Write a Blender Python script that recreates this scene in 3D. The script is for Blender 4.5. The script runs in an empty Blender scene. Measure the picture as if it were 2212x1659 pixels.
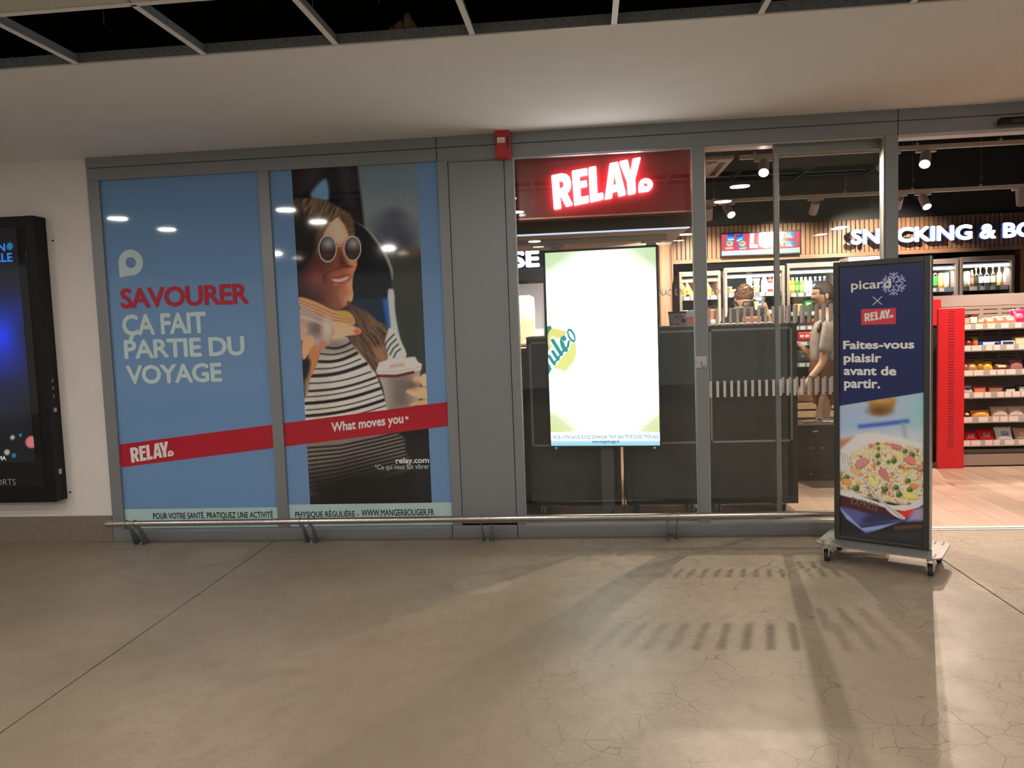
import bpy, bmesh, math, random
import numpy as np
from mathutils import Vector, Matrix, Euler
random.seed(7)
SC = bpy.context.scene
COL = SC.collection

# ------------------------------------------------------------------ camera, world, exposure
W, H, FPX = 2212.0, 1659.0, 1690.777
EYE = np.array([0.0, -5.13346, 1.42])
PITCH, YAW, ROLL = -.07554455, -.0980356, -.03612976
_f = np.array([math.sin(YAW)*math.cos(PITCH), math.cos(YAW)*math.cos(PITCH), math.sin(PITCH)])
_r = np.array([math.cos(YAW), -math.sin(YAW), 0.0]); _u = np.cross(_r, _f)
_r2 = _r*math.cos(ROLL) + _u*math.sin(ROLL); _u2 = -_r*math.sin(ROLL) + _u*math.cos(ROLL)
CAMM = np.array([_r2, -_u2, _f])
cam = bpy.data.cameras.new('camera'); camo = bpy.data.objects.new('camera', cam); COL.objects.link(camo)
cam.sensor_width = 36.0; cam.lens = FPX/W*36.0; cam.clip_start = .05; cam.clip_end = 200
m = Matrix.Identity(4)
for i in range(3):
    m[i][0] = _r2[i]; m[i][1] = _u2[i]; m[i][2] = -_f[i]; m[i][3] = EYE[i]
camo.matrix_world = m
SC.camera = camo
SC.view_settings.view_transform = 'Standard'; SC.view_settings.look = 'None'
SC.view_settings.gamma = 1.0; SC.view_settings.use_curve_mapping = False
SC.view_settings.exposure = 0.0
wd = bpy.data.worlds.new('hall_ambient'); SC.world = wd; wd.use_nodes = True
bg = wd.node_tree.nodes['Background']; bg.inputs[0].default_value = (1.0, .95, .89, 1); bg.inputs[1].default_value = .42
HALL_LAMP_W = 9.5          # each round downlight of the hall ceiling
SPOT_HALL_W, SPOT_SHOP_W = 185.0, 330.0
WARM = (1.0, .77, .60)

def ray(x, y):
    return CAMM.T @ np.array([(x-W/2)/FPX, (y-H/2)/FPX, 1.0])
def atY(x, y, Y):
    d = ray(x, y); return EYE + (Y-EYE[1])/d[1]*d
def atZ(x, y, Z):
    d = ray(x, y); return EYE + (Z-EYE[2])/d[2]*d
def proj(P):
    c = (np.asarray(P, float)-EYE) @ CAMM.T
    return c[..., 0]/c[..., 2]*FPX+W/2, c[..., 1]/c[..., 2]*FPX+H/2

# ------------------------------------------------------------------ colour and materials
def lin(c):
    c = np.asarray(c, float)
    if c.max() > 1.001: c = c/255.0
    return np.where(c <= .04045, c/12.92, ((c+.055)/1.055)**2.4)
ILL = np.array([.44, .40, .365])        # light that falls on the hall side, to turn photographed colours into surface colours
def alb(c):
    return np.clip(lin(c)/ILL, .004, .88)
def nt(name):
    mt = bpy.data.materials.new(name); mt.use_nodes = True
    t = mt.node_tree; return mt, t, t.nodes['Principled BSDF']
MATS = {}
def mat(name, col=(.5, .5, .5), rough=.5, metal=0, spec=.5, emit=None, es=0, var=0, scale=30, bump=0, bscale=200, alpha=1, trans=0, stretch=None, coat=0):
    if name in MATS: return MATS[name]
    mt, t, b = nt(name)
    b.inputs['Base Color'].default_value = (*col, 1); b.inputs['Roughness'].default_value = rough
    b.inputs['Metallic'].default_value = metal; b.inputs['Specular IOR Level'].default_value = spec
    b.inputs['Coat Weight'].default_value = coat; b.inputs['Coat Roughness'].default_value = .03
    if emit is not None:
        b.inputs['Emission Color'].default_value = (*emit, 1); b.inputs['Emission Strength'].default_value = es
    N = t.nodes; L = t.links
    if var or bump:
        tc = N.new('ShaderNodeTexCoord'); src = tc.outputs['Object']
        if stretch:
            mp = N.new('ShaderNodeMapping'); mp.inputs['Scale'].default_value = stretch
            L.new(src, mp.inputs[0]); src = mp.outputs[0]
    if var:
        n = N.new('ShaderNodeTexNoise'); n.inputs['Scale'].default_value = scale; n.inputs['Detail'].default_value = 5
        L.new(src, n.inputs['Vector'])
        r = N.new('ShaderNodeMapRange'); r.inputs[1].default_value = .25; r.inputs[2].default_value = .75
        r.inputs[3].default_value = 1-var; r.inputs[4].default_value = 1+var; L.new(n.outputs['Fac'], r.inputs[0])
        mx = N.new('ShaderNodeMix'); mx.data_type = 'RGBA'; mx.blend_type = 'MULTIPLY'; mx.inputs[0].default_value = 1
        mx.inputs[6].default_value = (*col, 1); L.new(r.outputs[0], mx.inputs[7]); L.new(mx.outputs[2], b.inputs['Base Color'])
    if bump:
        n2 = N.new('ShaderNodeTexNoise'); n2.inputs['Scale'].default_value = bscale; n2.inputs['Detail'].default_value = 3
        L.new(src, n2.inputs['Vector'])
        bp = N.new('ShaderNodeBump'); bp.inputs['Strength'].default_value = bump; bp.inputs['Distance'].default_value = .01
        L.new(n2.outputs['Fac'], bp.inputs['Height']); L.new(bp.outputs[0], b.inputs['Normal'])
    MATS[name] = mt; return mt
def emat(name, col, s):
    if name in MATS: return MATS[name]
    return mat(name, col, .4, emit=col, es=s)
def vmat(name, emission=0.0, rough=.05, spec=.5):          # flat print: colours stored on the mesh
    if name in MATS: return MATS[name]
    mt, t, b = nt(name); a = t.nodes.new('ShaderNodeAttribute'); a.attribute_name = 'Col'
    b.inputs['Roughness'].default_value = rough; b.inputs['Specular IOR Level'].default_value = spec
    if emission:
        b.inputs['Base Color'].default_value = (.01, .01, .01, 1)
        t.links.new(a.outputs['Color'], b.inputs['Emission Color']); b.inputs['Emission Strength'].default_value = emission
    else:
        t.links.new(a.outputs['Color'], b.inputs['Base Color'])
    MATS[name] = mt; return mt
def glassmat(name, tint=(.93, .95, .94), ior=1.45, boost=1.0):
    if name in MATS: return MATS[name]
    mt = bpy.data.materials.new(name); mt.use_nodes = True; t = mt.node_tree; N = t.nodes; N.clear(); L = t.links
    o = N.new('ShaderNodeOutputMaterial'); mx = N.new('ShaderNodeMixShader'); tr = N.new('ShaderNodeBsdfTransparent')
    gl = N.new('ShaderNodeBsdfGlossy'); lw = N.new('ShaderNodeLayerWeight'); lw.inputs[0].default_value = .5
    pw = N.new('ShaderNodeMath'); pw.operation = 'POWER'; pw.inputs[1].default_value = 5.0; L.new(lw.outputs['Facing'], pw.inputs[0])
    fr = N.new('ShaderNodeMapRange'); fr.inputs[3].default_value = ((ior-1)/(ior+1))**2; fr.inputs[4].default_value = .9; L.new(pw.outputs[0], fr.inputs[0])
    tr.inputs[0].default_value = (*tint, 1); gl.inputs['Roughness'].default_value = .01
    gl.inputs['Color'].default_value = (boost, boost, boost, 1)
    L.new(fr.outputs[0], mx.inputs[0]); L.new(tr.outputs[0], mx.inputs[1]); L.new(gl.outputs[0], mx.inputs[2]); L.new(mx.outputs[0], o.inputs[0])
    MATS[name] = mt; return mt

# ------------------------------------------------------------------ mesh building
class MB:
    def __init__(s): s.v = []; s.f = []; s.sm = []; s.M = None
    def _add(s, vs, fs, smooth=False):
        o = len(s.v)
        if s.M is not None: vs = [tuple(s.M @ Vector(v)) for v in vs]
        s.v += [tuple(float(q) for q in v) for v in vs]
        s.f += [tuple(i+o for i in f) for f in fs]; s.sm += [smooth]*len(fs); return s
    def box(s, x0, x1, y0, y1, z0, z1, c=0.0):
        x0, x1 = min(x0, x1), max(x0, x1); y0, y1 = min(y0, y1), max(y0, y1); z0, z1 = min(z0, z1), max(z0, z1)
        if c <= 0:
            vs = [(x, y, z) for x in (x0, x1) for y in (y0, y1) for z in (z0, z1)]
            return s._add(vs, [(0, 1, 3, 2), (4, 6, 7, 5), (0, 4, 5, 1), (2, 3, 7, 6), (0, 2, 6, 4), (1, 5, 7, 3)])
        c = min(c, (x1-x0)*.49, (y1-y0)*.49, (z1-z0)*.49)
        bm = bmesh.new(); bmesh.ops.create_cube(bm, size=1)
        for v in bm.verts: v.co = ((x0+x1)/2+v.co.x*(x1-x0), (y0+y1)/2+v.co.y*(y1-y0), (z0+z1)/2+v.co.z*(z1-z0))
        bmesh.ops.bevel(bm, geom=list(bm.edges), offset=c, segments=2, profile=.5, affect='EDGES')
        bm.verts.index_update()
        s._add([tuple(v.co) for v in bm.verts], [tuple(v.index for v in f.verts) for f in bm.faces]); bm.free(); return s
    def cyl(s, p0, p1, r0, r1=None, n=20, caps=True):
        r1 = r0 if r1 is None else r1
        p0, p1 = Vector(p0), Vector(p1); d = (p1-p0).normalized()
        a = d.orthogonal().normalized(); b = d.cross(a); vs = []
        for p, r in ((p0, r0), (p1, r1)):
            for i in range(n):
                t = 2*math.pi*i/n; vs.append(p+a*math.cos(t)*r+b*math.sin(t)*r)
        s._add(vs, [(i, (i+1) % n, n+(i+1) % n, n+i) for i in range(n)], True)
        if caps:
            s._add(vs[:n], [tuple(range(n-1, -1, -1))]); s._add(vs[n:], [tuple(range(n))])
        return s
    def tube(s, pts, r, n=10):
        pts = [Vector(p) for p in pts]; rings = []; up = None
        for i, p in enumerate(pts):
            d = (pts[min(i+1, len(pts)-1)]-pts[max(i-1, 0)]).normalized()
            a = d.orthogonal().normalized() if up is None else (up-d*up.dot(d)).normalized()
            up = a; b = d.cross(a); rr = r[i] if isinstance(r, (list, tuple)) else r
            rings.append([p+a*math.cos(2*math.pi*k/n)*rr+b*math.sin(2*math.pi*k/n)*rr for k in range(n)])
        vs = [v for q in rings for v in q]
        fs = [(i*n+k, i*n+(k+1) % n, (i+1)*n+(k+1) % n, (i+1)*n+k) for i in range(len(pts)-1) for k in range(n)]
        s._add(vs, fs, True)
        s._add(rings[0], [tuple(range(n-1, -1, -1))]); s._add(rings[-1], [tuple(range(n))]); return s
    def lathe(s, prof, cx=0, cy=0, z0=0, n=20):
        vs = []
        for r, z in prof:
            for i in range(n):
                t = 2*math.pi*i/n; vs.append((cx+r*math.cos(t), cy+r*math.sin(t), z0+z))
        fs = [(j*n+i, j*n+(i+1) % n, (j+1)*n+(i+1) % n, (j+1)*n+i) for j in range(len(prof)-1) for i in range(n)]
        s._add(vs, fs, True)
        s._add(vs[:n], [tuple(range(n-1, -1, -1))]); s._add(vs[-n:], [tuple(range(n))]); return s
    def prism(s, pts, y0, y1):                      # outline in x,z pushed along y
        n = len(pts); vs = [(x, y0, z) for x, z in pts]+[(x, y1, z) for x, z in pts]
        return s._add(vs, [tuple(range(n)), tuple(range(2*n-1, n-1, -1))]+[(i, n+i, n+(i+1) % n, (i+1) % n) for i in range(n)])
    def extr(s, pts, vec):                          # any planar 3-D outline pushed along vec
        n = len(pts); q = [Vector(p) for p in pts]; vs = q+[p+Vector(vec) for p in q]
        return s._add(vs, [tuple(range(n)), tuple(range(2*n-1, n-1, -1))]+[(i, n+i, n+(i+1) % n, (i+1) % n) for i in range(n)])
    def ell(s, c, r, nu=16, nv=10, fn=None):
        vs = [(c[0], c[1], c[2]-r[2])]
        for j in range(1, nv):
            p = -math.pi/2+math.pi*j/nv
            for i in range(nu):
                t = 2*math.pi*i/nu; vs.append((c[0]+r[0]*math.cos(p)*math.cos(t), c[1]+r[1]*math.cos(p)*math.sin(t), c[2]+r[2]*math.sin(p)))
        vs.append((c[0], c[1], c[2]+r[2])); top = len(vs)-1
        fs = [(0, 1+(i+1) % nu, 1+i) for i in range(nu)]
        for j in range(nv-2):
            for i in range(nu):
                a = 1+j*nu; fs.append((a+i, a+(i+1) % nu, a+nu+(i+1) % nu, a+nu+i))
        a = 1+(nv-2)*nu; fs += [(a+i, a+(i+1) % nu, top) for i in range(nu)]
        if fn: vs = [fn(Vector(v)) for v in vs]
        return s._add(vs, fs, True)
    def pillow(s, w, h, t, n=8, crimp=.012, wob=0.0):      # sealed bag standing in x,z with thickness along y
        vs = []; fs = []
        for side in (-1, 1):
            for j in range(n+1):
                for i in range(n+1):
                    u, v = i/n*2-1, j/n*2-1
                    d = (1-u**4)*(1-v**4)
                    vs.append((u*w/2*(1-.05*(1-abs(v))), side*(d**.6*t/2+.0008)+wob*math.sin(5*u+3*v)*.004*d, h/2+v*h/2+.004*math.sin(9*u)*(abs(v) > .98)))
        k = (n+1)*(n+1)
        for sd in (0, 1):
            for j in range(n):
                for i in range(n):
                    a = sd*k+j*(n+1)+i; q = (a, a+1, a+n+2, a+n+1); fs.append(q if sd == 0 else q[::-1])
        ring = [i for i in range(n+1)]+[j*(n+1)+n for j in range(1, n+1)]+[n*(n+1)+i for i in range(n-1, -1, -1)]+[j*(n+1) for j in range(n-1, 0, -1)]
        for a, b in zip(ring, ring[1:]+ring[:1]): fs.append((b, a, k+a, k+b))
        return s._add(vs, fs, True)
    def mesh(s, name):
        me = bpy.data.meshes.new(name); me.from_pydata(s.v, [], s.f); me.polygons.foreach_set('use_smooth', s.sm); me.update(); return me
    def build(s, name, mt, parent=None, world=False):
        if world and parent is not None:
            o = wloc(parent); s.v = [(x-o.x, y-o.y, z-o.z) for x, y, z in s.v]
        return link(name, s.mesh(name), mt, parent)
def wloc(o):
    p = Vector((0, 0, 0))
    while o is not None: p = p+o.location; o = o.parent
    return p
def link(name, me, mt=None, parent=None):
    o = bpy.data.objects.new(name, me); COL.objects.link(o)
    if mt is not None and me is not None:
        me.materials.clear(); me.materials.append(mt)
    if parent is not None: o.parent = parent
    return o
def tag(o, label, cat, group=None):
    o['label'] = label; o['category'] = cat
    if group: o['group'] = group
    return o
def thing(name, label, cat, loc=(0, 0, 0), rz=0, group=None):
    o = bpy.data.objects.new(name, None); COL.objects.link(o); o.empty_display_size = .05
    o.location = loc; o.rotation_euler = (0, 0, rz); return tag(o, label, cat, group)
def struct(name, loc=(0, 0, 0), label=None):
    o = bpy.data.objects.new(name, None); COL.objects.link(o); o.location = loc; o['kind'] = 'structure'
    if label: o['label'] = label; 
    return o
def smesh(name, mb, mt, label=None):
    o = mb.build(name, mt); o['kind'] = 'structure'
    if label: o['label'] = label
    return o
def dup(o, parent=None):
    c = o.copy(); COL.objects.link(c); c.parent = parent
    for ch in o.children: dup(ch, c)
    return c
def look(o, target):
    o.rotation_euler = (Vector(target)-wloc(o)).to_track_quat('-Z', 'Y').to_euler()
ORD = ['first', 'second', 'third', 'fourth', 'fifth', 'sixth', 'seventh', 'eighth', 'ninth', 'tenth', 'eleventh', 'twelfth', 'thirteenth', 'fourteenth', 'fifteenth', 'sixteenth']

# ------------------------------------------------------------------ lettering (outline fonts and drawn glyphs)
def curve_mesh(splines, depth=0.0, name='glyph'):
    cu = bpy.data.curves.new(name, 'CURVE'); cu.dimensions = '2D'; cu.fill_mode = 'BOTH'; cu.extrude = depth/2
    for pts in splines:
        sp = cu.splines.new('POLY'); sp.points.add(len(pts)-1); sp.use_cyclic_u = True
        for p, q in zip(sp.points, pts): p.co = (q[0], q[1], 0, 1)
    o = bpy.data.objects.new(name, cu); me = bpy.data.meshes.new_from_object(o); bpy.data.objects.remove(o); return me
def text_mesh(txt, bold=0.0, depth=0.0, space=1.0, line=1.0):
    """outline text as a mesh; heavier weights are grown evenly all round by bold"""
    cu = bpy.data.curves.new('lettering', 'FONT'); cu.body = txt; cu.size = 1; cu.extrude = depth/2
    cu.space_character = space; cu.space_line = line; cu.resolution_u = 3; cu.fill_mode = 'BOTH'
    o = bpy.data.objects.new('lettering', cu); me = bpy.data.meshes.new_from_object(o); bpy.data.objects.remove(o)
    if not bold: return me
    bm = bmesh.new(); 
    for k in range(9):
        d = Vector((bold*math.cos(k*math.pi/4), bold*math.sin(k*math.pi/4), 0)) if k < 8 else Vector((0, 0, 0))
        n0 = len(bm.verts); bm.from_mesh(me); bm.verts.ensure_lookup_table()
        for v in bm.verts[n0:]: v.co += d+Vector((0, 0, k*.002))
    bm.to_mesh(me); bm.free(); return me
def fit(me, box, shear=0.0, y=0.0, ydepth=None, rot=0.0):
    """put a glyph mesh (drawn in x,y) upright into the x,z box (x0,z0,x1,z1), facing -y"""
    n = len(me.vertices); co = np.empty(n*3); me.vertices.foreach_get('co', co); co = co.reshape(-1, 3)
    mn, mx = co.min(0), co.max(0); x0, z0, x1, z1 = box
    u = (co[:, 0]-mn[0])/max(mx[0]-mn[0], 1e-6); v = (co[:, 1]-mn[1])/max(mx[1]-mn[1], 1e-6)
    X = x0+u*(x1-x0); Z = z0+v*(z1-z0)+shear*(X-x0)
    if ydepth is None: Y = y-(co[:, 2]-mn[2])*.05
    else: Y = y-((co[:, 2]-mn[2])/max(mx[2]-mn[2], 1e-6))*ydepth
    out = np.stack([X, Y, Z], 1)
    if rot:
        cx, cz = (x0+x1)/2, (z0+z1)/2; c, sn = math.cos(rot), math.sin(rot)
        out[:, 0], out[:, 2] = cx+(X-cx)*c-(Z-cz)*sn, cz+(X-cx)*sn+(Z-cz)*c
    me.vertices.foreach_set('co', out.ravel()); me.update(); return me
def lettering(txt, box, mt, parent, y, bold=0.0, shear=0.0, depth=None, space=1.0, name='lettering', rot=0.0):
    me = text_mesh(txt, bold, .1 if depth else 0.0, space)
    fit(me, box, shear, y, depth, rot); return link(name, me, mt, parent)
# the condensed rising wordmark, letter by letter (drawn units, y up)
def _flip(pts): return [(x, -y) for x, y in pts]
def _circ(cx, cy, r, a0=0, a1=360, n=22): return [(cx+r*math.cos(math.radians(a0+(a1-a0)*i/n)), cy+r*math.sin(math.radians(a0+(a1-a0)*i/n))) for i in range(n)]
RELAY = [
 [[(503, 376), (510, 371), (575, 361), (612, 368), (634, 392), (643, 430), (641, 468), (631, 495), (612, 514), (650, 606), (646, 613), (602, 622), (566, 535), (561, 535), (567, 624), (563, 633), (520, 640), (514, 636)],
  [(556, 418), (574, 414), (587, 424), (591, 446), (586, 467), (574, 476), (559, 479)]],
 [[(652, 350), (657, 344), (757, 330), (763, 334), (764, 377), (760, 380), (706, 388), (708, 432), (753, 425), (757, 429), (759, 467), (755, 471), (710, 478), (713, 556), (764, 546), (768, 550), (768, 594), (764, 599), (667, 616), (662, 612)]],
 [[(773, 330), (778, 325), (823, 318), (828, 322), (833, 536), (868, 529), (873, 533), (874, 575), (870, 580), (785, 597), (779, 593)]],
 [[(925, 307), (930, 302), (980, 294), (986, 298), (1036, 547), (1032, 553), (989, 562), (984, 558), (978, 520), (943, 526), (937, 568), (932, 573), (889, 581), (884, 576)],
  [(959, 383), (972, 470), (946, 475)]],
 [[(997, 295), (1002, 290), (1050, 282), (1056, 286), (1073, 385), (1091, 281), (1096, 276), (1142, 268), (1148, 273), (1105, 440), (1107, 540), (1102, 546), (1058, 554), (1052, 549), (1049, 450)]],
 [_circ(1180, 485, 50, 90, -180, 30)+[(1129, 534), (1133, 539)], _circ(1180, 483, 17)]]
RELAY = [[_flip(p) for p in g] for g in RELAY]
def relay_map(pt):                                   # to a 0..1 box; 3.318 px of drawing per photo px
    return ((pt[0]-503)/(1231-503), (pt[1]+640)/(640-268))
def relay_logo(parent, box, mt, y, name='wordmark'):
    sp = []
    for g in RELAY:
        for p in g: sp.append([(box[0]+relay_map(q)[0]*(box[2]-box[0]), box[1]+relay_map(q)[1]*(box[3]-box[1])) for q in p])
    me = curve_mesh(sp); n = len(me.vertices); co = np.empty(n*3); me.vertices.foreach_get('co', co); co = co.reshape(-1, 3)
    out = np.stack([co[:, 0], np.full(n, y), co[:, 1]], 1); me.vertices.foreach_set('co', out.ravel()); me.update()
    return link(name, me, mt, parent)

# ------------------------------------------------------------------ prints: a fine grid whose vertices carry the printed colour
def vnoise(x, y, seed=0):
    xi = np.floor(x).astype(np.int64); yi = np.floor(y).astype(np.int64); fx = x-xi; fy = y-yi
    fx = fx*fx*(3-2*fx); fy = fy*fy*(3-2*fy)
    def h(a, b):
        n = (a*374761393+b*668265263+seed*1442695) & 0x7fffffff; n = ((n ^ (n >> 13))*1274126177) & 0x7fffffff
        return ((n ^ (n >> 16)) & 0xffff)/65535.0
    return (h(xi, yi)*(1-fx)+h(xi+1, yi)*fx)*(1-fy)+(h(xi, yi+1)*(1-fx)+h(xi+1, yi+1)*fx)*fy
class Print:
    """w x h metres from corner O along U (right) and V (up); painted in picture units through where its points lie"""
    def __init__(s, O, U, V, w, h, nx, ny, loc_fn):
        s.nx, s.ny = nx, ny; u = np.linspace(0, w, nx+1); v = np.linspace(0, h, ny+1)
        uu, vv = np.meshgrid(u, v); s.local = loc_fn(uu.ravel(), vv.ravel())
        Wp = np.asarray(O)[None]+uu.ravel()[:, None]*np.asarray(U)[None]+vv.ravel()[:, None]*np.asarray(V)[None]
        s.X, s.Y = proj(Wp); s.c = np.zeros((len(s.X), 3)); s.T = (0, 0, 1.0); s.uu, s.vv = uu.ravel(), vv.ravel()
    def view(s, ox, oy, k): s.T = (ox, oy, k); return s
    def _p(s, pts): ox, oy, k = s.T; return np.array([(ox+x/k, oy+y/k) for x, y in pts])
    def fill(s, c): s.c[:] = np.array(c)/255.0; return s
    def _sd(s, P, idx):
        x = s.X[idx]; y = s.Y[idx]; d = np.full(len(x), 1e18); ins = np.zeros(len(x), bool); n = len(P)
        for i in range(n):
            a = P[i]; b = P[(i+1) % n]; e = b-a; L2 = max(e@e, 1e-9)
            t = np.clip(((x-a[0])*e[0]+(y-a[1])*e[1])/L2, 0, 1)
            d = np.minimum(d, (x-a[0]-t*e[0])**2+(y-a[1]-t*e[1])**2)
            cr = ((a[1] > y) != (b[1] > y))
            if cr.any():
                with np.errstate(divide='ignore', invalid='ignore'): xi = (b[0]-a[0])*(y-a[1])/(b[1]-a[1])+a[0]
                ins ^= cr & (x < xi)
        d = np.sqrt(d); return np.where(ins, -d, d)
    def mix(s, idx, a, c, clip=None):
        if clip is not None: a = a*clip[idx]
        col = np.array(c)/255.0 if not isinstance(c, np.ndarray) else c
        s.c[idx] = s.c[idx]*(1-a[:, None])+col*a[:, None]
    @staticmethod
    def smooth(P, k=5):
        n = len(P); out = []
        for i in range(n):
            p0, p1, p2, p3 = P[i-1], P[i], P[(i+1) % n], P[(i+2) % n]
            for j in range(k):
                t = j/k; out.append(.5*(2*p1+(p2-p0)*t+(2*p0-5*p1+4*p2-p3)*t*t+(3*p1-p0-3*p2+p3)*t**3))
        return np.array(out)
    def mask(s, pts, soft=1.0, sm=True):
        P = s._p(pts); P = s.smooth(P) if sm else P; a = np.zeros(len(s.X))
        idx = np.where((s.X > P[:, 0].min()-soft) & (s.X < P[:, 0].max()+soft) & (s.Y > P[:, 1].min()-soft) & (s.Y < P[:, 1].max()+soft))[0]
        if len(idx): a[idx] = np.clip(.5-s._sd(P, idx)/(soft*2), 0, 1)
        return a
    def poly(s, pts, c, soft=1.0, sm=True, al=1.0, clip=None):
        a = s.mask(pts, soft, sm); idx = np.where(a > 0)[0]
        s.mix(idx, a[idx]*al, c, clip); return s
    def ell(s, cx, cy, rx, ry, c, soft=1.0, al=1.0, ang=0.0, clip=None, ring=0.0):
        ox, oy, k = s.T; x0, y0, rx, ry = ox+cx/k, oy+cy/k, rx/k, ry/k; R = max(rx, ry)+soft*2+ring
        idx = np.where((abs(s.X-x0) < R) & (abs(s.Y-y0) < R))[0]
        if not len(idx): return s
        dx, dy = s.X[idx]-x0, s.Y[idx]-y0; ca, sa = math.cos(ang), math.sin(ang)
        q = np.sqrt(((dx*ca+dy*sa)/rx)**2+((-dx*sa+dy*ca)/ry)**2); d = (q-1)*min(rx, ry)
        if ring: d = abs(d)-ring/2
        s.mix(idx, np.clip(.5-d/(soft*2), 0, 1)*al, c, clip); return s
    def line(s, pts, w, c, soft=.8, al=1.0, clip=None, taper=False):
        P = s._p(pts); ox, oy, k = s.T; w = w/k
        idx = np.where((s.X > P[:, 0].min()-w-soft) & (s.X < P[:, 0].max()+w+soft) & (s.Y > P[:, 1].min()-w-soft) & (s.Y < P[:, 1].max()+w+soft))[0]
        if not len(idx): return s
        x, y = s.X[idx], s.Y[idx]; d = np.full(len(x), 1e18)
        for i in range(len(P)-1):
            a, e = P[i], P[i+1]-P[i]; L2 = max(e@e, 1e-9); t = np.clip(((x-a[0])*e[0]+(y-a[1])*e[1])/L2, 0, 1)
            dd = np.sqrt((x-a[0]-t*e[0])**2+(y-a[1]-t*e[1])**2)
            if taper: dd = dd+w/2*((i+t)/(len(P)-1))**1.5*.8
            d = np.minimum(d, dd)
        s.mix(idx, np.clip(.5-(d-w/2)/(soft*2), 0, 1)*al, c, clip); return s
    def strands(s, pts, ang, c0, c1, k=.55, soft=2.0, seed=1, clip=None, al=1.0, sm=True):
        a = s.mask(pts, soft, sm)*al; idx = np.where(a > 0)[0]
        x, y = s.X[idx], s.Y[idx]; ca, sa = math.cos(ang), math.sin(ang); u = x*ca+y*sa; v = -x*sa+y*ca
        v = v+6*vnoise(u*.03, v*.03, seed+9)
        n = .55*vnoise(v*k, u*.035, seed)+.45*vnoise(v*k*2.3, u*.05, seed+3); n = np.clip((n-.25)/.5, 0, 1)[:, None]
        s.mix(idx, a[idx], np.array(c0)[None]/255.0*(1-n)+np.array(c1)[None]/255.0*n, clip); return s
    def grain(s, amp, sc, seed=1):
        n = vnoise(s.X*sc, s.Y*sc, seed)*.6+vnoise(s.X*sc*2.3, s.Y*sc*2.3, seed+5)*.4
        s.c *= (1+amp*(n-.5)*2)[:, None]; return s
    def build(s, name, mt, parent, emissive=False, hdr=0):
        nx, ny = s.nx, s.ny; me = bpy.data.meshes.new(name)
        i = np.arange(ny)[:, None]*(nx+1)+np.arange(nx)[None]; q = np.stack([i, i+1, i+nx+2, i+nx+1], -1).reshape(-1, 4)
        me.vertices.add(len(s.X)); me.vertices.foreach_set('co', s.local.ravel())
        me.loops.add(q.size); me.loops.foreach_set('vertex_index', q.ravel().astype(np.int32))
        me.polygons.add(len(q)); me.polygons.foreach_set('loop_start', np.arange(0, q.size, 4, dtype=np.int32)); me.update(calc_edges=True)
        L = lin(np.clip(s.c, 0, 1)*255.0) if False else np.where(s.c <= .04045, s.c/12.92, ((np.clip(s.c, 0, 1)+.055)/1.055)**2.4)
        if not emissive: L = np.clip(L/ILL, .003, .88)
        elif hdr: L = L*(1/hdr+(1-1/hdr)*np.clip((s.c.min(1)-.80)/.18, 0, 1))[:, None]
        at = me.color_attributes.new('Col', 'FLOAT_COLOR', 'POINT')
        at.data.foreach_set('color', np.concatenate([L, np.ones((len(L), 1))], 1).astype(np.float32).ravel())
        return link(name, me, mt, parent)
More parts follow.
